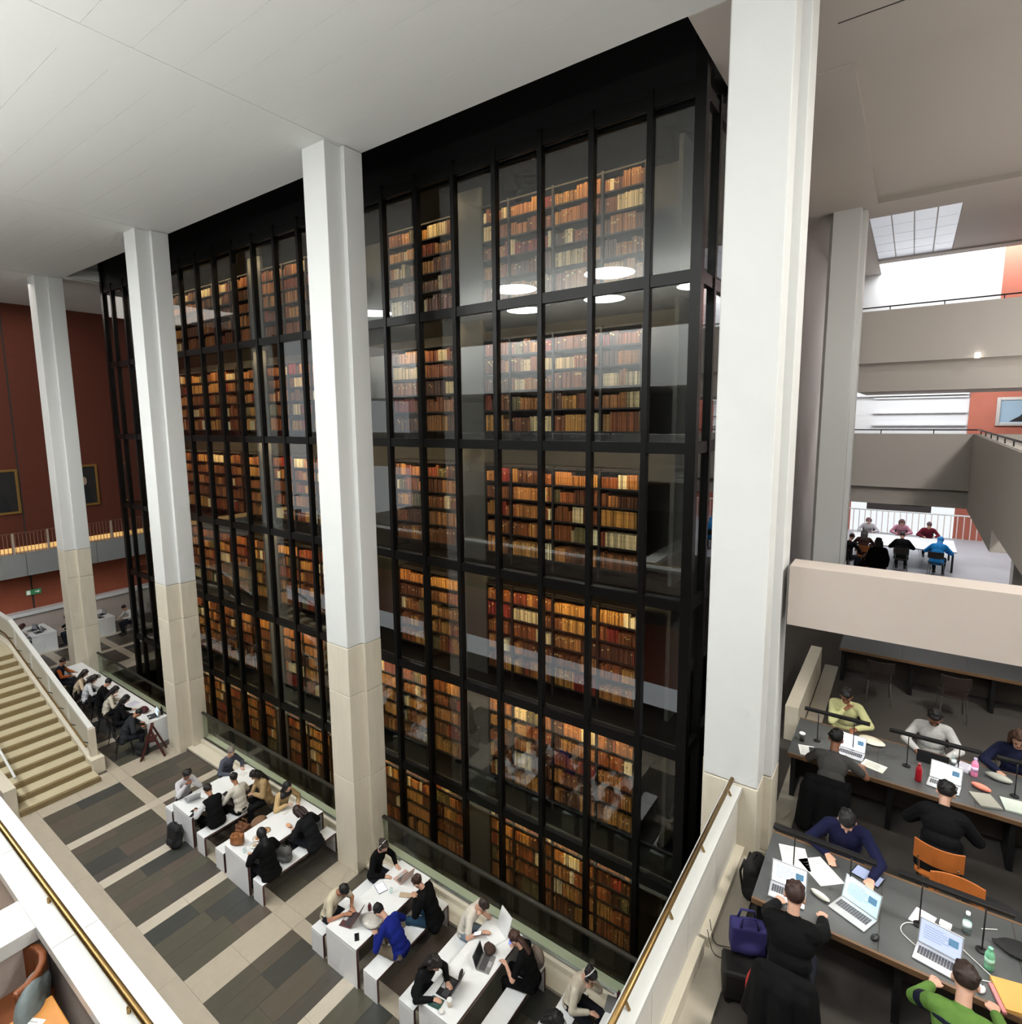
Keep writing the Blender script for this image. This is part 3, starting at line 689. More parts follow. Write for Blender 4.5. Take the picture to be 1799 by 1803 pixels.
    if hair:
        bb = MB()
        if hair in ('hijab', 'hood'):
            bb.ell(hc_ + hv*.02 - fd*.028, (.098, .105, .115), B, 14, 10); bb.cap(nk - fd*.01, N - u2*.02, .085, .11, 10); bb.cap(N + V(-.07, .03, -.04), N + V(.07, .03, -.04), .085, .085, 8)
        else:
            bb.ell(hc_ + hv*.042 - fd*.022, (.084, .095, .092), B, 14, 10)
            bb.ell(hc_ + hv*.085 + fd*.035, (.06, .05, .032), B, 10, 7)
            rr = random.Random(int(x*97+y*31))
            for k in range(16):
                a_ = rr.uniform(0, 6.28); e_ = rr.uniform(-.1, 1.45)
                bb.ell(hc_ + hv*(.04+.088*math.sin(e_)) - fd*.024 + (hx*math.cos(a_)*.078 + fd*math.sin(a_)*.085)*math.cos(e_), (.026, .03, .02), B, 7, 5)
            if hair == 'curly':
                for k in range(14):
                    a_ = k*2.4; bb.ell(hc_ + hv*(.05+.05*math.sin(k*1.7)) - fd*.02 + hx*.08*math.cos(a_) + fd*.07*math.sin(a_)*.8, (.03, .03, .03), B, 7, 5)
            if hair in ('long', 'tail', 'bob'):
                L = {'long': .34, 'bob': .17, 'tail': .26}[hair]
                back = (V(0, -1, 0)*.6 + V(0, 0, -1)).normalized() if lean < .25 else (-u2*.9 - V(0, .12, 0)).normalized()
                w_ = .07 if hair != 'tail' else .02
                p0 = hc_ - fd*.07 + hv*.0
                p1 = nk - fd*.075
                for s in (-w_, 0, w_):
                    bb.cap(p0 + hx*s, p1 + hx*s*1.05, .04 if hair != 'tail' else .03, .04 if hair != 'tail' else .028, 8)
                    q = p1 + back*max(.03, (L-.12)); bb.cap(p1 + hx*s*1.05, q + hx*s*1.1 + V(0, -.03, 0), .04 if hair != 'tail' else .028, .028, 8)
                if hair != 'tail':
                    for s in (-1, 1): bb.cap(hc_ + hx*s*.075 + hv*.03, hc_ + hx*s*.082 - hv*.10 - fd*.01, .028, .026, 7)
            if hair == 'bun': bb.ell(hc_ - fd*.105 + hv*.06, (.045, .045, .045), B, 9, 7)
        o = bb.build('headscarf' if hair == 'hijab' else 'hood' if hair == 'hood' else 'hair', hm, t, True); remesh(o, max(vox*.75, .009), 3)
    if stripe:                                               # colour band round the back and arms of a striped jumper
        def fs(bb): 
            bb.ell(ch + u2*.05, (.168+g+.008, .112+g+.008, .045), Matrix.Rotation(-lean*1.3, 3, 'X'), 14, 6)
            for i in (0, 1): bb.cap(arms[i][0].lerp(arms[i][1], .35), arms[i][0].lerp(arms[i][1], .6), .068, .066, 8)
        cloth('stripe', fs, stripe)
    if beard:
        o = MB().ell(hc_ - hv*.066 + fd*.026, (.062, .062, .052), B, 12, 9).build('beard', hm, t, True)
    if phones:
        pts = [hc_ + hx*.092*math.cos(a_) + hv*(.0 + .142*math.sin(a_)) - fd*.035 for a_ in [math.pi*k/8 for k in range(9)]]
        hb = MB().tube(pts, .009, 6).build('headphone_band', mat('headphone', (210, 210, 208), .4), t, True)
        for s in (-1, 1): MB().ell(hc_ + hx*s*.092, (.02, .036, .042), B, 9, 7).build('ear_cup', mat('headphone_cup', (40, 38, 40), .4), t, True)
    return t
PI = math.pi
E_, W_, N_, S_ = -PI/2, PI/2, 0.0, PI                      # facing +X, -X, +Y, -Y
# --- people at the white tables
person('person in white shirt with dark curly hair at first white table, left bench', -13.55, 5.85, 0, E_, top=(206, 204, 206), hair='curly', hc=(20, 17, 16), skin='tan', hl=(-.05, .36, 1.0), hr=(.08, .34, 1.0), hp=.55, pants=(50, 50, 56))
person('grey-haired person in blue-grey jumper at first white table, left bench far end', -13.52, 6.92, 0, E_+.1, top=(84, 88, 100), hc=(120, 112, 104), skin='light', hp=.5, lean=.28)
person('person in black vest and white sleeves at first white table, right bench', -12.03, 5.86, 0, W_, top=(210, 210, 212), vest=(20, 20, 22), hc=(30, 24, 20), skin='mid', pants=(18, 18, 20), hl=(-.28, .36, .8))
person('person in cream jacket with black hair seen from behind at first white table', -11.98, 6.42, 0, W_+.1, top=(214, 208, 194), hc=(14, 13, 13), skin='mid', pants=(22, 22, 24), lean=.22, hp=.5)
person('person in tan coat with long dark hair looking at hands beside first table', -11.88, 7.0, 0, S_-.25, top=(176, 148, 108), coat=(176, 148, 108), hair='long', hc=(22, 18, 17), skin='light', hl=(-.05, .30, .78), hr=(.06, .30, .78), hp=.8, lean=.2, pants=(30, 30, 34))
person('person in tan top and black headscarf at second white table, left bench', -11.2, 6.95, 0, E_, top=(206, 176, 128), hair='hijab', hc=(16, 16, 19), skin='light', hp=.6, hr=(.1, .36, .86))
person('person in black padded coat with hood up at second white table, near end', -9.80, 5.74, 0, W_, top=(16, 16, 18), coat=(17, 17, 19), hair='hood', hc=(16, 16, 18), hp=.5, lean=.25)
person('person in black coat and white scarf leaning over at second white table', -9.72, 6.74, 0, W_+.15, top=(190, 190, 190), coat=(34, 36, 38), hair='bob', hc=(40, 24, 22), hp=1.1, lean=.5)
person('person in cream tee shirt with black hair using laptop at third white table', -8.02, 5.80, 0, E_+.12, top=(214, 204, 178), sleeve='short', hc=(12, 11, 12), skin='mid', hp=.95, lean=.42, hl=(-.10, .46, .79), hr=(.10, .46, .79), vox=.013)
person('person in black top with headphones at third white table, left bench far end', -8.02, 6.92, 0, E_+.1, top=(14, 14, 16), hair='bun', hc=(40, 28, 22), skin='light', hp=.6, lean=.25, phones=True, vox=.013)
person('person in royal blue jumper bending over at third white table, right bench', -6.40, 6.02, 0, W_+.1, top=(26, 38, 122), hc=(14, 13, 14), skin='light', hp=1.15, lean=.55, pants=(136, 122, 102), vox=.013)
person('person in black jacket and jeans at third white table, right bench far end', -6.38, 6.82, 0, W_+.35, top=(16, 16, 17), coat=(15, 15, 16), hair='bun', hc=(52, 28, 20), skin='light', hp=.8, lean=.3, pants=(44, 72, 96), hl=(-.04, .33, .88), hr=(.06, .33, .88), vox=.013)
person('person in black cardigan with laptop at fourth white table, left bench', -5.68, 5.74, 0, E_, top=(26, 28, 28), hair='long', hc=(26, 20, 18), skin='light', hp=.75, lean=.35, vox=.013, pants=(28, 32, 44))
person('person in white short-sleeved shirt and jeans at fourth white table', -5.78, 6.98, 0, E_+.15, top=(226, 218, 206), sleeve='short', hc=(44, 32, 26), skin='light', hp=.85, lean=.42, hl=(-.02, .36, .98), hr=(.16, .42, .80), pants=(126, 142, 156), vox=.013)
person('person in black tee shirt with brown ponytail holding phone at fourth white table', -4.30, 6.86, 0, W_+.2, top=(15, 15, 16), sleeve='short', hair='tail', hc=(62, 40, 30), skin='light', hp=.75, lean=.32, hl=(-.14, .40, .80), hr=(.12, .34, .98), pants=(20, 20, 22), vox=.013)
person('person in beige cardigan and headphones at the nearest white table', -3.66, 6.98, 0, E_-.1, top=(206, 196, 178), hair='short', hc=(26, 22, 22), skin='light', hp=.7, lean=.35, hl=(-.04, .33, .98), vox=.013, phones=True)
person('dark-haired person at the bottom edge beside the nearest white table', -3.72, 6.08, 0, E_, top=(200, 200, 204), coat=None, hair='bob', hc=(16, 14, 14), hp=.7, lean=.3, vox=.013)
# --- people along the long counter
LP = [(-23.35, 6.34, 'navy vest and orange sleeves', dict(top=(176, 88, 44), vest=(30, 32, 46), hc=(34, 22, 18), hp=.45, lean=.15)),
      (-21.78, 6.34, 'pale beige top with long dark hair', dict(top=(206, 186, 160), hair='long', hc=(34, 24, 22), hp=.6)),
      (-21.10, 6.36, 'white top with shoulder strap', dict(top=(214, 216, 218), hair='bob', hc=(24, 18, 18), hp=.7)),
      (-20.38, 6.50, 'black coat draped low', dict(top=(24, 24, 26), coat=(18, 18, 20), hc=(18, 15, 15), hp=.7)),
      (-19.62, 6.42, 'cream top and black trousers', dict(top=(210, 202, 184), hair='long', hc=(20, 17, 17), hp=.7, pants=(20, 20, 24))),
      (-18.66, 6.36, 'very long black hair', dict(top=(22, 22, 26), hair='long', hc=(12, 12, 14), hp=.6, pants=(24, 26, 34))),
      (-17.62, 6.16, 'charcoal jumper, nearest the counter end', dict(top=(48, 50, 54), coat=(46, 48, 52), hair='short', hc=(30, 28, 28), hp=.9, lean=.45))]
for i, (x, y, d, k) in enumerate(LP):
    person('person with %s at the long white counter' % d, x, y, 0, -.35 if i else -.6, skin=['mid', 'light'][i % 2], **k)
# --- people by the far desks
person('person in pale grey shirt sitting at the far left desk', -28.9, 6.55, 0, .15, top=(176, 184, 196), hair='bob', hc=(58, 26, 22), lean=.3)
person('person in black at the far left desk beside the farthest column', -28.7, 8.55, 0, S_, top=(18, 18, 20), coat=(20, 20, 22), hair='long', hc=(24, 16, 16), lean=.2)
person('person in white jumper at the far desk behind the farthest column', -28.05, 10.55, 0, S_+.1, top=(206, 204, 198), hair='short', hc=(24, 20, 20), lean=.25)
# --- people at the reading desks
RZ = 4.0
person('person in pale yellow jumper hand to chin at the rear reading desk', -.54, 10.06, RZ, S_, top=(214, 214, 158), hc=(16, 14, 14), skin='tan', hp=.62, lean=.22, hl=(-.16, .36, .80), hr=(.02, .24, .99), vox=.0095)
person('person in grey tee shirt seen from behind at the rear reading desk', -.56, 8.14, RZ, N_-.05, top=(92, 90, 88), sleeve='short', hc=(18, 16, 16), skin='tan', hp=.5, lean=.38, pants=(44, 44, 46), hl=(-.2, .5, .79), hr=(.3, .5, .79), shoes=(196, 192, 186), vox=.0095)
person('bearded person in white-grey jumper at the rear reading desk', .52, 10.02, RZ, S_, top=(200, 200, 198), hc=(14, 13, 13), skin='tan', hp=.7, lean=.2, vox=.0095, beard=True)
person('person in dark jacket on the orange wooden chair at rear reading desk', .55, 7.62, RZ, N_-.1, top=(26, 26, 29), coat=(24, 24, 27), hc=(30, 26, 26), skin='light', hp=.6, lean=.22, pants=(26, 26, 30), shoes=(206, 204, 200), vox=.0095)
person('person in navy jumper writing on a tablet at the front reading desk', -.30, 7.02, RZ, S_+.05, top=(24, 28, 58), hc=(14, 13, 15), skin='light', hp=.8, lean=.30, hl=(-.24, .52, .79), hr=(.16, .36, .79), vox=.0095)
person('person in black coat with short brown hair at front reading desk, nearest parapet', -.56, 5.06, RZ, N_+.05, top=(15, 15, 17), coat=(16, 16, 18), hc=(52, 30, 24), skin='light', hp=.4, lean=.28, hl=(-.16, .60, .79), hr=(.22, .62, .79), vox=.0095)
person('person in green and navy striped jumper at the front reading desk', .57, 4.92, RZ, N_-.1, top=(96, 132, 62), stripe=(24, 28, 44), hc=(48, 32, 26), skin='light', hp=.6, lean=.34, hl=(-.2, .56, .79), hr=(.2, .6, .79), pants=(24, 26, 34), vox=.0095)
person('dark-haired person cut off by the right edge at the rear reading desk', 1.42, 10.0, RZ, S_-.1, top=(30, 34, 60), hc=(70, 44, 30), skin='light', hp=.5, lean=.3, hair='long', vox=.011)
# --- people in the bright background
BG = [(-.02, 24.1, N_, 'black coat, seated centre', dict(top=(20, 20, 22), coat=(18, 18, 20), hc=(70, 60, 56))), (.95, 24.0, N_-.2, 'bright blue jacket', dict(top=(40, 140, 214), coat=(40, 140, 214), hair='hood', hc=(40, 140, 214), lean=.5)),
      (-1.12, 23.9, N_, 'dark long hair on an orange chair', dict(top=(70, 46, 40), hair='long', hc=(40, 28, 26))), (-1.55, 22.9, N_-.4, 'dark top, half hidden by the grey column', dict(top=(30, 28, 30), hc=(60, 34, 26))),
      (-1.1, 20.9, -1.2, 'auburn hair sitting low', dict(top=(36, 34, 38), hair='bob', hc=(92, 48, 32), seat=.3)), (-.08, 27.6, S_, 'pink top facing forward', dict(top=(214, 150, 170), hair='long', hc=(90, 60, 60))),
      (.74, 27.4, S_+.1, 'maroon top facing forward', dict(top=(120, 40, 56), hair='short', hc=(80, 50, 54))), (-1.15, 27.4, S_, 'white top facing forward', dict(top=(220, 214, 218), hair='bob', hc=(120, 84, 90)))]
for x, y, a, d, k in BG: person('small background person in %s' % d, x, y, RZ, a, vox=.024, **k)
person('small background person standing in black near the beam', -.57, 20.3, RZ, .2, stand=True, top=(14, 14, 16), coat=(14, 14, 16), hair='bob', hc=(20, 17, 18), lean=.05, hp=.2, hl=(-.25, .1, .85), hr=(.25, .1, .85), vox=.02)

# ------------------------------------------------------------------ white tables and benches
def white_table(label, x0, x1, y0=5.45, y1=7.30, h=.74, nm='white_table', cat='table', th=.055):
    t = thing(nm, label, cat, ((x0+x1)/2, (y0+y1)/2, 0)); a, b = (x1-x0)/2, (y1-y0)/2
    MB().box(-a, a, -b, b, h-th, h).build('top', M_wtable, t, bevel=.006)
    for s in (-1, 1):
        ys = sorted((s*b, s*(b-th)))
        MB().box(-a, a, ys[0], ys[1], 0, h-th-.001).build('end_panel', M_wtable, t)
        for q in (-1, 1): piece('panel_edge', M_edge, t, q*a-.003, q*a+.003, ys[0]+.004, ys[1]-.004, 0.005, h-th)
    for q in (-1, 1): piece('top_edge', M_edge, t, q*a-.003, q*a+.003, -b+.01, b-.01, h-th+.008, h-.008)
    return t
TB = [(-13.20, -12.34, 'first'), (-10.95, -10.12, 'second'), (-7.66, -6.88, 'third'), (-5.46, -4.78, 'fourth'), (-3.10, -2.35, 'fifth')]
NMS = {'first': 'farthest of the five white shared tables', 'second': 'white table with a brown bag on it, second farthest', 'third': 'white table with the maroon laptop, third of five', 'fourth': 'white table with a propped up white screen, fourth of five', 'fifth': 'white table cut off by the brass rail at the bottom'}
BN = []
for x0, x1, n in TB:
    white_table(NMS[n], x0, x1)
    white_table('low white bench on the left side of the %s white table' % n, x0-.46 if n != 'fifth' else x0-.75, x0-.14 if n != 'fifth' else x0-.43, 5.47, 7.28, .45, 'white_bench', 'bench', .05)
    white_table('low white bench on the right side of the %s white table' % n, x1+.14, x1+.46, 5.47, 7.28, .45, 'white_bench', 'bench', .05)
t = thing('counter', 'long white counter table in front of the far glass balustrade', 'counter', (-20.7, 7.0, 0))
MB().box(-3.35, 3.27, -.3, .28, .69, .74).build('top', M_wtable, t, bevel=.006)
for x in (-3.33, -.05, 3.24): MB().box(x-.03, x+.03, -.29, .27, 0, .69).build('end_panel', M_wtable, t)
def far_desk(label, y0, y1):
    t = thing('white_desk', label, 'desk', (-29.3, (y0+y1)/2, 0)); b = (y1-y0)/2
    MB().box(-.8, .8, -b, b, .74, .80).build('top', M_wtable, t); MB().box(.74, .79, -b, b, 0, .74).build('end_panel', M_wtable, t); MB().box(-.79, -.74, -b, b, 0, .74).build('end_panel', M_wtable, t)
far_desk('white desk by the brick wall left of the farthest column', 7.0, 7.85)
far_desk('white desk by the brick wall right of the farthest column', 9.3, 10.05)

# ------------------------------------------------------------------ reading desks with lamp bars
M_desk = mat('desk_charcoal', (74, 76, 76), .45, noise=.05, scale=10); M_wood = mat('orange_wood', (176, 100, 44), .45, noise=.2, scale=6, stretch=(1, 8, 1)); M_lip = mat('desk_lip', (112, 84, 58), .5)
def reading_desk(label, y0, y1, x0=-.98, x1=5.0):
    t = thing('reading_desk', label, 'desk', (x0, (y0+y1)/2, RZ)); b = (y1-y0)/2; L = x1-x0
    MB().box(0, L, -b+.03, b-.03, .70, .74).build('top', M_desk, t)
    for s in (-1, 1): ys = sorted((s*b, s*(b-.03))); MB().box(0, L, ys[0], ys[1], .69, .742).build('wood_lip', M_lip, t)
    piece('divider_line', mat('divider', (60, 56, 52), .5), t, 1.03, 1.04, -b+.03, b-.03, .739, .7415); piece('divider_line', mat('divider', (60, 56, 52), .5), t, 2.03, 2.04, -b+.03, b-.03, .739, .7415)
    piece('modesty_panel', mat('desk_side', (60, 52, 44), .6), t, .1, L-.1, -.02, .02, .12, .70)
    for x in (.06, 1.2, 2.4): piece('leg', M_black, t, x-.03, x+.03, -b+.15, b-.15, 0, .70)
    return t
reading_desk('charcoal reading desk in the right foreground with open laptops', 5.63, 6.77)
reading_desk('charcoal reading desk further back, under the pale beam', 8.55, 9.72, -1.12)
t = reading_desk('charcoal reading desk farthest back, mostly hidden by the pale beam', 13.2, 14.3, -.9)
def lamp_bar(label, x0, x1, y, z=5.18):
    t = thing('desk_lamp', label, 'lamp', ((x0+x1)/2, y, RZ+.742)); a = (x1-x0)/2; zz = z-RZ-.742
    MB().box(-a, a, -.035, .035, zz, zz+.035).build('shade', M_black, t, bevel=.006)
    MB().box(-a+.03, a-.03, -.02, .02, zz-.004, zz).build('diffuser', mat('lamp_diffuser', (255, 246, 230), .4, emit=(255, 246, 230), estr=2.2), t)
    area('lamp_bar_light', (t.location.x, t.location.y, z-.012), a*2-.06, .04, 3.2, (1.0, .95, .88))
    for s in (-.55, .55):
        MB().tube([(a*s, 0, .012), (a*s, 0, zz)], .007, 6).build('stem', M_black, t); MB().lathe([(.045, 0), (.045, .012), (.012, .016)], (a*s, 0, 0)).build('foot', M_black, t)
lamp_bar('slim black lamp bar on front reading desk nearest the parapet', -.90, .0, 6.2)
lamp_bar('slim black lamp bar on front reading desk, right part', .17, .98, 6.2)
lamp_bar('slim black lamp bar on rear reading desk in front of yellow jumper', -1.0, -.2, 9.12)
lamp_bar('slim black lamp bar on rear reading desk in front of white-grey jumper', .02, .98, 9.12)
lamp_bar('slim black lamp bar on rear reading desk at the right edge', 1.12, 2.0, 9.12)
def lin_arc(w, d, z, th, n=8):                             # curved plywood shell: outer arc, given width and depth
    pts = []
    for k in range(n+1):
        a = -1 + 2*k/n; pts.append((a*w/2, -d*(1-a*a)))
    return pts
def chair(label, x, y, z0, rz, wood=None, metal=None):
    wood = wood or M_wood; metal = metal or M_steel
    t = thing('chair', label, 'chair', (x, y, z0), rz)
    P = [(-.21, .2), (.21, .2), (.2, -.16), (.12, -.21), (-.12, -.21), (-.2, -.16)]
    MB().prism(P, .43, .455).build('seat', wood, t, bevel=.006)
    arc = lin_arc(.44, .07, 0, 0); poly = [(px, py-.19) for px, py in arc] + [(px*.97, py-.172) for px, py in reversed(arc)]
    MB().prism(poly, .62, .84).build('backrest', wood, t, bevel=.006)
    for s in (-1, 1):
        MB().tube([(s*.17, .15, .43), (s*.2, .2, 0)], .011, 7).build('leg', metal, t); MB().tube([(s*.17, -.15, .43), (s*.2, -.24, 0)], .011, 7).build('leg', metal, t)
        MB().tube([(s*.16, -.14, .44), (s*.17, -.215, .66)], .011, 7).build('back_support', metal, t)
    return t
M_chairdk = mat('chair_dark', (44, 34, 30), .5)
chair('orange wooden chair under the person in dark jacket', .55, 7.58, RZ, -.1)
chair('wooden chair under the person in black coat at the front desk', -.56, 5.04, RZ, .05)
chair('wooden chair hidden under the green striped jumper', .57, 4.9, RZ, -.1)
chair('dark chair under the person in grey tee shirt', -.56, 8.1, RZ, -.05, M_chairdk)
chair('dark chair under the person in navy jumper', -.3, 7.04, RZ, PI+.05, M_chairdk)
chair('wooden chair standing empty behind the front reading desk', .66, 6.74, RZ, PI)
chair('dark chair under the person in yellow jumper', -.54, 10.08, RZ, PI, M_chairdk)
chair('dark chair under the bearded person at rear desk', .52, 10.04, RZ, PI, M_chairdk)
chair('dark chair under the person at right edge of rear desk', 1.42, 10.02, RZ, PI, M_chairdk)
for i, x in enumerate((-.2, .9)): chair(['dark empty chair left at farthest reading desk under the beam', 'dark empty chair right at farthest reading desk under the beam'][i], x, 12.8, RZ, .1, M_chairdk)
M_chairbk = mat('chair_black', (26, 26, 28), .5)
for i, (x, y, d, k) in enumerate(LP): chair('black chair under the person with %s' % d, x, y-.02, 0, -.35 if i else -.6, M_chairbk, M_black)
chair('chair under the person in pale grey shirt at far left desk', -28.9, 6.53, 0, .15, M_chairbk, M_black)
chair('chair under the person in black at far left desk', -28.7, 8.57, 0, PI, M_chairbk, M_black)
chair('chair under the person in white jumper at far desk', -28.05, 10.57, 0, PI+.1, M_chairbk, M_black)
for i, (x, y, a, d, k) in enumerate(BG):
    if k.get('seat') is None: chair('small background chair under person in %s' % d, x, y-.02*math.cos(a), RZ, a, M_wood if i == 2 else M_chairdk)
# far reading tables in the bright background
for lab, x0, x1, y0, y1 in (('pale reading table between the small background people', -1.6, 1.5, 24.6, 26.8),):
    t = thing('reading_desk', lab, 'desk', ((x0+x1)/2, (y0+y1)/2, RZ)); a, b = (x1-x0)/2, (y1-y0)/2
    MB().box(-a, a, -b, b, .70, .74).build('top', M_wtable, t)
    for sx in (-1, 1):
        for sy in (-1, 1): piece('leg', M_black, t, sx*(a-.1)-.03, sx*(a-.1)+.03, sy*(b-.1)-.03, sy*(b-.1)+.03, 0, .70)

# ------------------------------------------------------------------ laptops, papers, bottles and bags
M_silver = mat('laptop_silver', (196, 198, 200), .35, .6); M_lapdk = mat('laptop_dark', (38, 38, 42), .4, .3); M_key = mat('keyboard', (70, 70, 74), .6); M_lapmaroon = mat('laptop_maroon', (92, 58, 60), .4)
def laptop(label, x, y, z, rz, w=.32, d=.22, ang=105, body=None, scr=(214, 232, 244), lit=1.0, block=True):
    body = body or M_silver
    t = thing('laptop', label, 'laptop', (x, y, z), rz)                     # user sits at -y, screen at +y
    base = MB().box(-w/2, w/2, -d/2, d/2, 0, .014).build('base', body, t, bevel=.003)
    kb = MB()
    for r in range(5):
        for c in range(13): kb.box(-w*.43+c*w*.066, -w*.43+(c+.85)*w*.066, d*.32-r*.021-.017, d*.32-r*.021, .014, .016)
    kb.build('keyboard', M_key, base); piece('trackpad', mat('trackpad', (176, 178, 180), .3), base, -.05, .05, -d*.44, -d*.16, .0135, .0148)
    a = math.radians(ang-90); Ms = Matrix.Translation((0, d/2, .012)) @ Matrix.Rotation(-a, 4, 'X')
    lid = MB().box(-w/2, w/2, -.002, .006, 0, d*.98, Ms).build('lid', body, t, bevel=.002)
    sm = mat('screen_%d_%d_%d_%.1f' % (*scr, lit), scr, .25, emit=scr, estr=lit)
    MB().box(-w*.47, w*.47, -.004, -.002, d*.06, d*.93, Ms).build('screen', sm, lid)
    if block and lit > .3:
        tm = mat('screen_text', (120, 140, 160), .4, emit=(120, 140, 160), estr=.5); b = MB()
        for k in range(6): b.box(-w*.38, w*(.05+.05*((k*7) % 5)), -.005, -.004, d*(.75-.09*k), d*(.77-.09*k), Ms)
        b.build('screen_text', tm, lid)
        MB().box(w*.18, w*.40, -.005, -.004, d*.45, d*.72, Ms).build('screen_image', mat('screen_img', (90, 130, 160), .4, emit=(90, 130, 160), estr=.5), lid)
    return t
def sheet(label, x, y, z, rz, w=.21, d=.297, h=.004, col=(236, 236, 232), nm='paper', cat='paper', lines=True):
    t = thing(nm, label, cat, (x, y, z), rz)
    MB().box(-w/2, w/2, -d/2, d/2, 0, h).build('sheet' if h < .008 else 'cover', mat('sheet_%d_%d_%d' % col, col, .6), t)
    if lines:
        b = MB()
        for k in range(7): b.box(-w*.38, w*(.2+.03*(k % 4)), d*(.36-.1*k)-.002, d*(.36-.1*k)+.002, h, h+.0006)
        b.build('written_lines', mat('ink', (110, 110, 116), .6), t)
    return t
def bottle(label, x, y, z, col, h=.22, r=.034, cap_=(230, 230, 230), clear=False, lab=None):
    t = thing('bottle', label, 'bottle', (x, y, z))
    m = glass_mat('clear_plastic', (.86, .93, .92), .06) if clear else mat('bottle_%d_%d_%d' % col, col, .3)
    MB().lathe([(r*.9, 0), (r, .01), (r, h*.68), (r*.75, h*.8), (r*.42, h*.86), (r*.42, h*.9)], n=16).build('body', m, t, True)
    MB().lathe([(r*.5, h*.9), (r*.5, h), (r*.3, h)], n=12).build('cap', mat('cap_%d_%d_%d' % cap_, cap_, .4), t)
    if lab: MB().lathe([(r*1.015, h*.3), (r*1.015, h*.55)], n=16).build('label', mat('blabel_%d_%d_%d' % lab, lab, .5), t, True)
    return t
def phone(label, x, y, z, rz, lit=None, tilt=0.0):
    t = thing('phone', label, 'phone', (x, y, z), rz); t.rotation_euler = (tilt, 0, rz)
    MB().box(-.038, .038, -.075, .075, 0, .009).build('body', M_black, t, bevel=.003)
    c = lit or (30, 30, 34); MB().box(-.034, .034, -.07, .07, .009, .0098).build('screen', mat('pscreen_%d_%d_%d' % c, c, .2, emit=c, estr=1.0 if lit else 0), t)
    return t
def cup(label, x, y, z, col=(236, 232, 224), h=.11, r=.04, lid=(240, 240, 238)):
    t = thing('cup', label, 'cup', (x, y, z))
    MB().lathe([(r*.72, 0), (r, h)], n=16).build('body', mat('cup_%d_%d_%d' % col, col, .5), t, True)
    MB().lathe([(r*1.06, h), (r*1.06, h+.008), (r*.85, h+.016), (r*.3, h+.016)], n=16).build('lid', mat('lid_%d_%d_%d' % lid, lid, .4), t)
    return t
def lump(nm, label, cat, x, y, z, rad, col, n=6, seed=1, rz=0.0, rough=.8, extra=None):
    t = thing(nm, label, cat, (x, y, z), rz); r = random.Random(seed); b = MB()
    b.ell((0, 0, rad[2]*.95), (rad[0], rad[1], rad[2]), None, 14, 9)
    for k in range(n):
        a = r.uniform(0, 6.28); q = r.uniform(.3, .8)
        b.ell((rad[0]*q*math.cos(a), rad[1]*q*math.sin(a), rad[2]*r.uniform(.5, 1.4)), (rad[0]*r.uniform(.3, .5), rad[1]*r.uniform(.3, .5), rad[2]*r.uniform(.3, .55)), None, 9, 7)
    o = b.build('body', mat('lump_%d_%d_%d' % col, col, rough, noise=.2, scale=9), t, True); remesh(o, max(.012, min(rad)*.12), 3)
    return t
def backpack(label, x, y, z, rz, col=(24, 24, 26), h=.46, w=.3, d=.2, tilt=0.0):
    t = thing('backpack', label, 'bag', (x, y, z), rz); t.rotation_euler = (tilt, 0, rz)
    m = mat('bag_%d_%d_%d' % col, col, .8, noise=.2, scale=10)
    b = MB(); b.cap((-w*.28, 0, d*.5), (w*.28, 0, d*.5), d*.5, d*.5, 10); b.cap((-w*.28, 0, h-d*.5), (w*.28, 0, h-d*.5), d*.45, d*.45, 10); b.box(-w*.45, w*.45, -d*.42, d*.42, d*.3, h-d*.4)
    o = b.build('body', m, t, True); remesh(o, .016, 4)
    p = MB(); p.cap((-w*.2, -d*.5, h*.3), (w*.2, -d*.5, h*.3), d*.22, d*.22, 8); p.box(-w*.32, w*.32, -d*.62, -d*.3, h*.15, h*.42); o = p.build('front_pocket', m, t, True); remesh(o, .016, 3)
    for s in (-1, 1): MB().tube([(s*w*.25, d*.42, h*.9), (s*w*.32, d*.62, h*.6), (s*w*.28, d*.45, h*.12)], .014, 6).build('strap', M_black, t, True)
    MB().tube([(-.05, 0, h*.95), (0, 0, h*1.06), (.05, 0, h*.95)], .01, 6).build('handle', M_black, t, True)
    return t
def tote(label, x, y, z, rz, col, w=.34, h=.34, d=.14):
    t = thing('tote_bag', label, 'bag', (x, y, z), rz); m = mat('bag_%d_%d_%d' % col, col, .8, noise=.15, scale=10)
    b = MB(); b.box(-w/2, w/2, -d/2, d/2, 0.02, h); b.ell((0, 0, h*.3), (w*.52, d*.75, h*.32)); o = b.build('body', m, t, True); remesh(o, .018, 4)
    for s in (-1, 1): MB().tube([(-w*.25, s*d*.4, h*.97), (-w*.18, s*d*.3, h*1.3), (w*.18, s*d*.3, h*1.3), (w*.25, s*d*.4, h*.97)], .012, 6).build('handle', m, t, True)
    return t
def cable(label, pts, col=(24, 24, 26), r=.004):
    P = [Vector(p) for p in pts]; Q = []
    for i in range(len(P)-1):
        p0, p1, p2, p3 = P[max(0, i-1)], P[i], P[i+1], P[min(len(P)-1, i+2)]
        for k in range(6):
            s = k/6; Q.append(.5*((2*p1) + (p2-p0)*s + (2*p0-5*p1+4*p2-p3)*s*s + (3*p1-p0-3*p2+p3)*s**3))
    Q.append(P[-1])
    o = MB().tube(Q, r, 6).build('cable', mat('cable_%d_%d_%d' % col, col, .5), None, True); return tag(o, label, 'cable')
DZ = RZ+.742
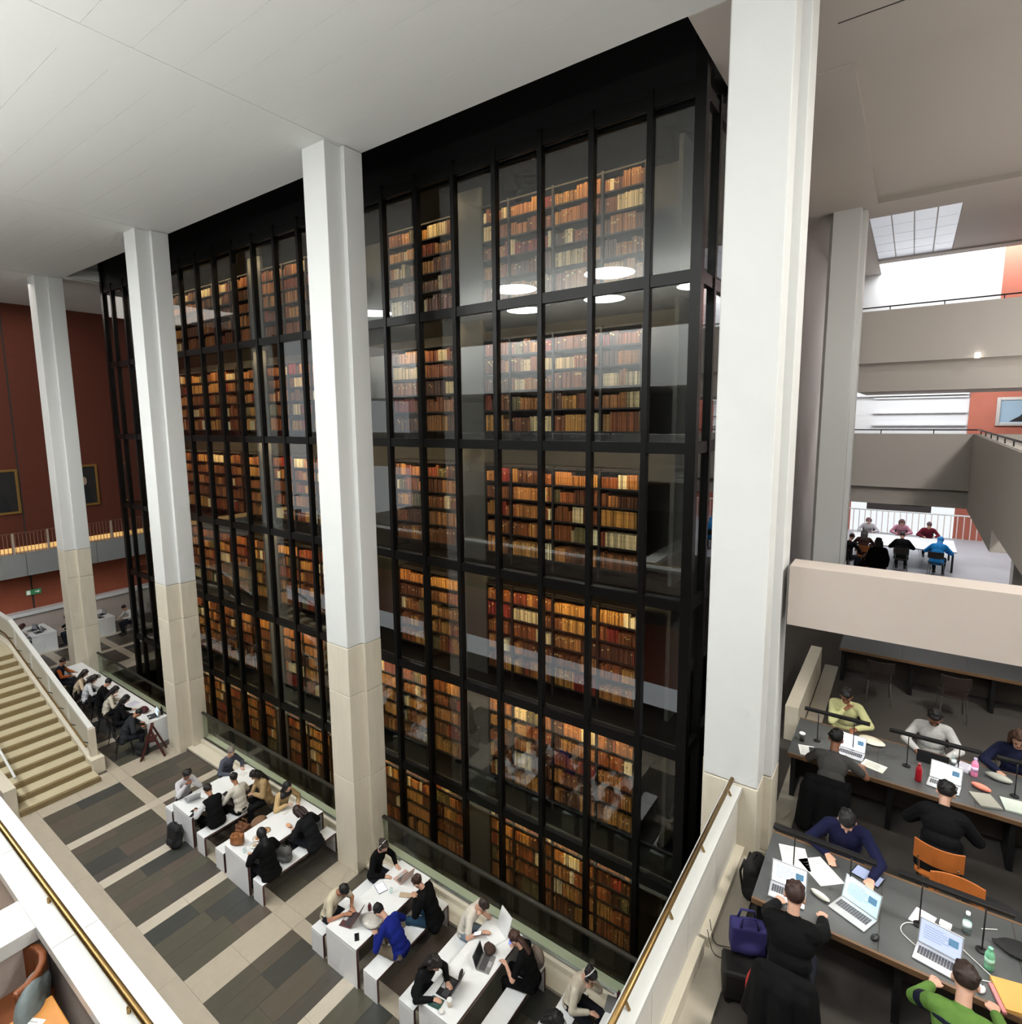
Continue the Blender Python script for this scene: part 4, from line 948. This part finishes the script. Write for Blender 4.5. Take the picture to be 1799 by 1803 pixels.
# front reading desk
laptop('silver laptop showing a white page, left end of front reading desk', -.70, 5.86, DZ, .05, scr=(226, 230, 240), lit=.9)
laptop('silver laptop with pale blue screen beside the mouse on front desk', -.16, 5.98, DZ, -.42, .33, .23, 108, scr=(176, 216, 232), lit=.8)
laptop('silver laptop with lavender screen in front of striped jumper', .47, 5.84, DZ, -.18, .31, .22, 108, scr=(176, 186, 220), lit=.7)
sheet('large white paper sheets spread beside the navy jumper, left sheet', -.72, 6.45, DZ, .3, .26, .34)
sheet('large white paper sheets spread beside the navy jumper, right sheet', -.47, 6.40, DZ, .75, .26, .36)
tb = thing('tablet', 'dark tablet with a pale screen under the writing hand', 'tablet', (-.07, 6.60, DZ), -.3)
MB().box(-.13, .13, -.09, .09, 0, .009).build('body', M_black, tb, bevel=.003); MB().box(-.12, .12, -.08, .08, .009, .010).build('screen', mat('tab_screen', (150, 160, 190), .2, emit=(150, 160, 190), estr=.5), tb)
def mouse(label, x, y, col):
    t = thing('computer_mouse', label, 'mouse', (x, y, DZ), -.3); MB().ell((0, 0, .012), (.03, .05, .022)).build('body', mat('mouse_%d_%d_%d' % col, col, .4), t, True); MB().box(-.004, .004, .02, .04, .03, .036).build('wheel', M_key, t)
mouse('black mouse near the edge of the front reading desk', .03, 5.80, (20, 20, 22))
mouse('white mouse beside the striped jumper', .76, 5.74, (226, 226, 226))
lump('pencil_case', 'cream soft pencil case beside the black coat', 'pencil case', -.43, 6.02, DZ, (.10, .035, .028), (206, 204, 190), 2, 4, -.4)
sheet('white card with pink print on front reading desk', .38, 6.30, DZ, -.3, .16, .22, .006, (236, 222, 220)); sheet('white paper note beside the pink card', .46, 6.20, DZ, -.1, .12, .16, .005, (240, 240, 236), 'note', 'paper')
ch_ = thing('charger', 'white square charger plug on front reading desk', 'charger', (.55, 6.33, DZ), -.2); MB().box(-.045, .045, -.03, .03, 0, .03).build('body', mat('plug_white', (240, 240, 240), .4), ch_, bevel=.006); MB().box(.045, .06, -.01, .01, .01, .016).build('plug_pin', M_steel, ch_)
bottle('clear water bottle with white cap on front reading desk', .70, 6.34, DZ, (220, 230, 230), .22, .033, clear=True, lab=(190, 206, 206))
bottle('green-capped clear bottle lying by the lavender laptop', .83, 6.02, DZ, (120, 190, 150), .20, .034, (110, 190, 150), lab=(170, 216, 190))
sheet('orange paper folder at right of the front reading desk', .98, 5.80, DZ, .25, .24, .30, .03, (214, 160, 84), 'folder', 'folder', False)
sheet('pink notebook under the orange folder edge', .86, 5.72, DZ, .25, .03, .26, .02, (206, 130, 130), 'notebook', 'notebook', False)
pn = MB().cap((0, 0, .006), (.11, .07, .006), .005, .004).build('pen', M_marble); pn.location = (.82, 6.48, DZ); tag(pn, 'white pen on front reading desk beside the clear bottle', 'pen')
lump('scarf', 'black cloth heap on the right of front reading desk', 'cloth', 1.08, 6.36, DZ, (.18, .12, .03), (16, 16, 18), 6, 9)
cable('white charging cable looping round the lavender laptop', [(.35, 5.9, DZ+.006), (.22, 6.02, DZ+.006), (.26, 6.16, DZ+.006), (.42, 6.22, DZ+.006), (.55, 6.3, DZ+.006), (.66, 6.12, DZ+.006), (.78, 6.0, DZ+.006), (.86, 5.9, DZ+.006), (.76, 5.84, DZ+.006)], (224, 224, 220))
# rear reading desk
cup('white takeaway cup with black sleeve at the end of rear reading desk', -1.0, 9.0, DZ, (60, 56, 52)); sheet('white notebook under the phone on rear reading desk', -.90, 8.76, DZ, .25, .2, .27)
phone('black phone on the white notebook at rear reading desk', -.84, 8.8, DZ+.005, .2)
laptop('white laptop between the grey tee shirt and yellow jumper', -.40, 9.0, DZ, -.1, .32, .22, 105, scr=(222, 226, 240), lit=.9)
lump('pouch', 'white floral pouch on rear reading desk', 'pouch', -.18, 9.52, DZ, (.17, .12, .03), (226, 222, 202), 4, 3, -.3)
sheet('open white notebook near the edge of rear reading desk', -.12, 8.86, DZ, -.25, .26, .2, .008, (226, 226, 214), 'notebook', 'notebook')
bottle('red metal bottle on the rear reading desk', .36, 8.82, DZ, (176, 24, 40), .24, .036, (150, 16, 30))
laptop('silver laptop with white screen in front of dark jacket', .62, 8.86, DZ, -.16, .33, .23, 108, scr=(236, 242, 248), lit=1.0)
laptop('black laptop seen from behind in front of the white-grey jumper', .52, 9.46, DZ, PI-.05, .34, .22, 112, M_lapdk, (60, 60, 70), .2)
bottle('clear water bottle beside the black laptop', .74, 9.45, DZ, (220, 230, 230), .2, .03, clear=True, lab=(206, 214, 216))
sheet('stack of white notebooks beside the pink bottle', .86, 9.50, DZ, -.35, .15, .21, .03, (220, 216, 230), 'notebook', 'notebook')
bottle('pink and lilac tumbler on rear reading desk', .95, 9.36, DZ, (226, 130, 170), .25, .038, (200, 190, 224), lab=(214, 180, 216))
lump('pouch', 'coral soft pouch on rear reading desk', 'pouch', 1.0, 9.06, DZ, (.11, .05, .035), (226, 130, 110), 2, 5, -.5); lump('pouch', 'grey-green soft pouch on rear reading desk', 'pouch', 1.2, 9.42, DZ, (.14, .06, .045), (150, 152, 142), 3, 6, -.3)
sheet('grey closed notebook at right of rear reading desk', 1.02, 8.80, DZ, .35, .22, .28, .02, (150, 150, 138), 'notebook', 'notebook', False); sheet('pale green closed notebook at far right of rear reading desk', 1.30, 8.86, DZ, .1, .24, .28, .02, (176, 186, 176), 'notebook', 'notebook', False)
cable('white earphone cable on rear reading desk beside grey tee shirt', [(-.2, 8.98, DZ+.005), (-.28, 8.9, DZ+.005), (-.22, 8.82, DZ+.005), (-.3, 8.76, DZ+.005)], (220, 220, 216))
# luggage and coats beside the front desk
lc = thing('coat', 'long black coat hanging from the chair at the front desk', 'coat', (-.56, 4.80, RZ))
b = MB(); b.cap((-.16, .03, .82), (.16, .03, .82), .07, .07, 10); b.cap((-.14, 0, .74), (-.17, -.07, .12), .10, .09, 9); b.cap((.14, 0, .74), (.15, -.06, .06), .10, .09, 9); b.cap((0, -.02, .74), (0, -.10, .14), .12, .10, 9); b.cap((-.19, .05, .80), (-.27, .02, .38), .06, .055, 8); b.cap((.19, .05, .80), (.25, .03, .42), .06, .055, 8)
o = b.build('cloth', mat('coat_black', (11, 11, 12), .9, noise=.2, scale=9, spec=.15), lc, True); remesh(o, .016, 3)
lj = thing('jacket', 'dark jacket hung over the chair behind the grey tee shirt', 'jacket', (-.58, 7.92, RZ))
b = MB(); b.cap((-.18, 0, .84), (.18, 0, .84), .075, .075, 10); b.cap((-.17, -.03, .74), (-.22, -.06, .25), .12, .11, 9); b.cap((.15, -.03, .74), (.2, -.06, .3), .12, .10, 9); b.cap((0, -.03, .74), (0, -.08, .3), .12, .11, 9)
o = b.build('cloth', mat('coat_black', (11, 11, 12)), lj, True); remesh(o, .018, 3)
tote('navy blue tote bag on the trolley beside the pale parapet', -.96, 5.42, RZ+.34, .4, (38, 34, 92), .32, .30, .16)
tr = thing('trolley_case', 'black wheeled trolley case standing beside the pale parapet', 'suitcase', (-.94, 5.26, RZ), .3)
MB().box(-.2, .2, -.14, .14, .06, .34).build('shell', mat('case_black', (24, 22, 22), .5, noise=.2, scale=8), tr, bevel=.03)
for sx in (-1, 1):
    for sy in (-1, 1): MB().lathe([(.03, -.015), (.03, .015)], (sx*.15, sy*.1, .03), 10).build('wheel', M_black, tr)
MB().tube([(-.1, .13, .34), (-.1, .13, .62), (.1, .13, .62), (.1, .13, .34)], .01, 6).build('pull_handle', M_steel, tr)
lump('jacket', 'red jacket bundled beside the black coat', 'jacket', -.80, 5.02, RZ+.2, (.09, .12, .2), (176, 44, 40), 4, 8)
backpack('black backpack on the floor at the end of front reading desk', -1.12, 6.55, RZ, 1.4, (28, 26, 26), .5, .3, .2)
lump('jacket', 'dark coat lying behind the front reading desk at right', 'coat', 1.0, 7.1, RZ+.3, (.3, .22, .16), (16, 16, 18), 6, 12)
cable('black twin cable trailing over the kerb by the parapet', [(-1.38, 5.7, RZ+.22), (-1.3, 5.62, RZ+.06), (-1.15, 5.66, RZ+.05), (-1.0, 5.6, RZ+.06), (-.95, 5.5, RZ+.2)])
cable('black plug lead trailing lower by the parapet', [(-1.37, 5.58, RZ+.2), (-1.28, 5.5, RZ+.05), (-1.12, 5.52, RZ+.05), (-1.0, 5.5, RZ+.1)])

# white tables
TZ = .741
laptop('open white laptop on first white table', -13.0, 5.80, TZ, -PI/2-.2, .30, .21, 120, scr=(200, 214, 228), lit=.5)
phone('black phone at the near end of first white table', -12.55, 5.62, TZ, .2); phone('second black phone on the corner of first white table', -12.42, 5.52, TZ, .5)
sheet('black folded case in the middle of first white table', -12.45, 6.30, TZ, .3, .18, .24, .02, (24, 24, 26), 'case', 'case', False)
sheet('white papers at the far end of first white table', -12.85, 7.0, TZ, .3, .3, .25)
backpack('black backpack leaning against first white table', -12.75, 5.22, 0, .15, (22, 22, 24), .55, .34, .22, -.1)
tote('tan leather handbag on the near end of second white table', -10.75, 5.62, TZ, .6, (150, 96, 54), .26, .22, .13)
tote('brown leather bag on the bench beside the second white table', -11.2, 6.0, .455, .2, (110, 70, 44), .3, .3, .16); lump('bag', 'brown and blue bundle on bench by the second white table', 'bag', -11.15, 6.35, .455, (.16, .2, .14), (120, 90, 66), 6, 21)
for i, (x, y, c) in enumerate([(-10.55, 5.95, (226, 220, 206)), (-10.62, 6.18, (206, 170, 130)), (-10.42, 5.80, (236, 236, 232))]):
    t = thing('plate', ['cream plate beside the tan handbag on second table', 'tan food tray in the middle of second table', 'white plate nearest the hooded person on second table'][i], 'plate', (x, y, TZ)); MB().lathe([(.05, 0), (.10, .018), (.105, .02), (.06, .008)], n=18).build('dish', mat('plate_%d' % i, c, .4), t, True); MB().ell((0, 0, .02), (.05, .045, .018)).build('food', mat('food_%d' % i, [(180, 120, 70), (150, 100, 60), (210, 190, 160)][i], .7), t, True)
bottle('small clear glass at the near end of second white table', -10.42, 5.58, TZ, (200, 210, 210), .12, .032, clear=True)
sheet('open white book held by the headscarf person', -10.85, 6.85, TZ, -PI/2, .3, .24, .01, (230, 228, 222), 'book', 'book'); lump('snack', 'small orange and pink packet on second white table', 'packet', -10.32, 6.55, TZ, (.08, .05, .035), (214, 160, 120), 4, 31)
backpack('grey backpack lying on the bench by the second table', -9.86, 6.12, .455, .3, (90, 90, 88), .34, .28, .2)
laptop('maroon laptop used by the person in cream tee shirt', -7.42, 5.78, TZ, -PI/2+.3, .33, .23, 115, M_lapmaroon, (110, 90, 92), .15, False)
laptop('pinkish grey laptop with headphones person at third table', -7.32, 7.0, TZ, -PI/2-.1, .31, .22, 110, mat('laptop_rose', (190, 160, 148), .4), (160, 150, 150), .2, False)
tb = thing('tablet', 'tablet with white screen on third white table', 'tablet', (-7.48, 6.58, TZ), -.35); MB().box(-.12, .12, -.09, .09, 0, .008).build('body', M_black, tb, bevel=.003); MB().box(-.11, .11, -.082, .082, .008, .009).build('screen', mat('tab_white', (222, 228, 244), .2, emit=(222, 228, 244), estr=.8), tb)
bottle('dark maroon can on third white table', -7.28, 6.12, TZ, (92, 34, 40), .14, .034, (120, 100, 100)); bottle('clear glass beside the tablet on third table', -7.25, 6.62, TZ, (210, 220, 220), .12, .03, clear=True)
lump('plastic_bag', 'crumpled clear plastic bag on third white table', 'bag', -7.05, 5.95, TZ, (.2, .15, .06), (196, 192, 184), 9, 41, 0, .25)
phone('black phone at the near corner of third white table', -7.05, 5.62, TZ, .9); sheet('brown paper wrapper on third white table', -6.98, 6.72, TZ, .5, .22, .1, .02, (196, 176, 150), 'wrapper', 'wrapper', False)
laptop('dark laptop before the person in black cardigan', -5.22, 5.86, TZ, -PI/2+.1, .34, .23, 112, M_lapdk, (50, 50, 56), .1, False)
laptop('grey laptop before the ponytail person on fourth table', -4.98, 6.52, TZ, PI/2+.25, .32, .22, 105, mat('laptop_grey', (150, 150, 150), .4, .4), (36, 38, 40), .1, False)
wb = thing('whiteboard', 'white folding screen propped on the far end of fourth table', 'screen', (-5.10, 7.12, TZ), -.4); MB().box(-.16, .16, 0, .012, 0, .36, Matrix.Rotation(-.35, 4, 'X')).build('upright', M_wtable, wb); MB().box(-.16, .16, -.26, 0, 0, .012).build('base', M_wtable, wb)
phone('phone with blue lit screen in the ponytail person\'s hand', -4.72, 6.88, 1.03, .2, (110, 130, 220), 1.0)
phone('white phone in the hand of white shirted person', -5.36, 6.80, .83, -1.2, (220, 220, 226), .4)
lump('cap', 'dark brown furry cap on fourth white table', 'cap', -5.05, 6.72, TZ, (.11, .10, .06), (62, 44, 36), 8, 51)
sheet('green and white booklet at the near end of fourth table', -5.22, 5.58, TZ, .2, .2, .16, .008, (36, 74, 66), 'booklet', 'booklet'); cup('cream coffee cup on the near end of fourth table', -5.02, 5.66, TZ, (214, 200, 176)); lump('tissue', 'crumpled tissue beside the cream cup on fourth table', 'tissue', -5.06, 5.52, TZ, (.05, .05, .025), (226, 224, 220), 4, 61)
lump('glasses_case', 'dark glasses case above the laptop on fourth table', 'case', -5.18, 6.12, TZ, (.03, .11, .03), (40, 34, 32), 1, 62, .4)
lump('jacket', 'grey jacket heap on the bench beside the ponytail person', 'jacket', -4.42, 7.16, .455, (.14, .12, .2), (130, 116, 106), 6, 71)
laptop('laptop with bright screen at the nearest white table', -2.78, 6.78, TZ, -PI/2-.1, .32, .22, 105, M_lapdk, (236, 240, 246), 1.0, False); sheet('grey slate folder on the nearest white table', -3.0, 7.1, TZ, .2, .3, .26, .012, (110, 112, 114), 'folder', 'folder', False); sheet('maroon notebook on the nearest white table', -2.92, 6.72, TZ, .15, .2, .12, .02, (96, 62, 62), 'notebook', 'notebook', False)
bottle('dark red flask at the far end of nearest white table', -3.0, 7.22, TZ, (60, 24, 26), .16, .035, (30, 20, 20))
# long counter and surroundings
laptop('laptop with white screen at the near end of long counter', -17.75, 6.98, TZ, -.2, .32, .22, 105, M_lapdk, (214, 228, 236), .8); bottle('black bottle at the near end of long counter', -17.62, 7.2, TZ, (20, 20, 22), .26, .036, (16, 16, 18)); bottle('clear cup at the near end of long counter', -17.52, 7.05, TZ, (220, 220, 220), .1, .035, clear=True)
lump('bag', 'dark red bag on the long counter', 'bag', -18.2, 6.95, TZ, (.16, .12, .1), (74, 30, 32), 5, 81); sheet('pale lilac paper on long counter', -19.1, 7.0, TZ, .2, .3, .3, .006, (206, 206, 222)); sheet('white papers at the far end of long counter', -21.0, 7.0, TZ, .1, .4, .3)
tray = thing('serving_tray', 'round grey tray on the long counter near farthest column', 'tray', (-22.2, 7.0, TZ)); MB().lathe([(.16, 0), (.2, .02), (.21, .04), (.17, .015)], n=18).build('dish', mat('tray', (120, 112, 104), .5), tray, True); MB().ell((0, 0, .03), (.1, .1, .04)).build('contents', mat('tray_food', (150, 140, 126), .7), tray, True)
ws = thing('folding_stand', 'dark red-brown wooden folding stand beside the stone column base', 'stand', (-16.95, 6.62, 0), -.5)
M_ws = mat('mahogany', (74, 30, 26), .45, noise=.2, scale=8, stretch=(1, 1, 6))
for s in (-1, 1):
    MB().bar((s*.24, -.3, 0), (s*.17, .02, .86), .05, .05).build('leg', M_ws, ws); MB().bar((s*.24, .3, 0), (s*.17, -.02, .86), .05, .05).build('leg', M_ws, ws)
MB().bar((-.2, 0, .84), (.2, 0, .84), .07, .05).build('top_bar', M_ws, ws); MB().bar((-.24, -.28, .06), (.24, -.28, .06), .04, .04).build('stretcher', M_ws, ws); MB().box(-.17, .17, -.17, .1, .46, .5).build('seat', M_ws, ws); MB().bar((-.22, -.15, .42), (.22, -.15, .42), .04, .1).build('cross_panel', M_ws, ws)
backpack('black bag on the floor beside the folding stand', -17.22, 6.42, 0, .4, (18, 18, 20), .4, .34, .22)
# far left desks clutter
for i, (x, y) in enumerate([(-28.9, 7.3), (-29.2, 7.55), (-29.4, 7.25)]): laptop('small laptop number %s on the desk left of farthest column' % ['one nearest', 'two middle', 'three farthest'][i], x, y, .801, [0, PI, .4][i], .32, .22, 105, M_lapdk, (120, 120, 126), .2, False)
for i, (x, y) in enumerate([(-28.8, 9.6), (-29.2, 9.75)]): laptop('%s laptop on the desk right of farthest column' % ['nearer dark', 'farther dark'][i], x, y, .801, [PI, .1][i], .32, .22, 105, M_lapdk, (120, 120, 126), .2, False)
# left foreground seating on the mezzanine
lcx = thing('armchair', 'brown leather tub chair below the parapet at lower left', 'armchair', (-6.03, .98, RZ), .6)
M_lea = mat('brown_leather', (132, 74, 40), .4, noise=.15, scale=6)
MB().box(-.26, .26, -.26, .26, .2, .42).build('seat', M_lea, lcx, bevel=.04)
arc = [(.33*math.cos(a), .33*math.sin(a)) for a in [math.radians(-30+20*k) for k in range(13)]]; poly = arc + [(p[0]*.82, p[1]*.82) for p in reversed(arc)]
MB().prism(poly, .2, .78).build('backrest', M_lea, lcx, bevel=.02)
for sx in (-1, 1):
    for sy in (-1, 1): piece('leg', M_black, lcx, sx*.2-.02, sx*.2+.02, sy*.2-.02, sy*.2+.02, 0, .2)
lump('coat', 'grey tweed coat with white flecks draped beside tub chair', 'coat', -5.76, 1.12, RZ+.35, (.26, .1, .22), (112, 122, 122), 8, 91, -.6)
lt = thing('side_table', 'small orange wooden table with a paper at lower left', 'table', (-5.38, 1.02, RZ)); MB().box(-.3, .3, -.22, .22, .55, .59).build('top', mat('table_orange', (214, 144, 70), .45, noise=.15, scale=5), lt, bevel=.01)
for sx in (-1, 1):
    for sy in (-1, 1): piece('leg', M_wood, lt, sx*.25-.02, sx*.25+.02, sy*.17-.02, sy*.17+.02, 0, .55)
sheet('white printed leaflet on the small orange table', -5.48, 1.0, RZ+.59, .5, .16, .22); 
nb = thing('napkin_holder', 'white napkin holder at the corner of small orange table', 'holder', (-4.98, 1.2, RZ+.0)); MB().box(-.08, .08, -.06, .06, 0, .72).build('body', M_wtable, nb, bevel=.01); MB().box(-.06, .06, -.04, .04, .72, .74).build('napkins', M_marble, nb)
lump('cushion', 'lilac grey seat cushion beside the small orange table', 'cushion', -5.62, .98, RZ+.3, (.24, .2, .06), (176, 166, 172), 2, 95)
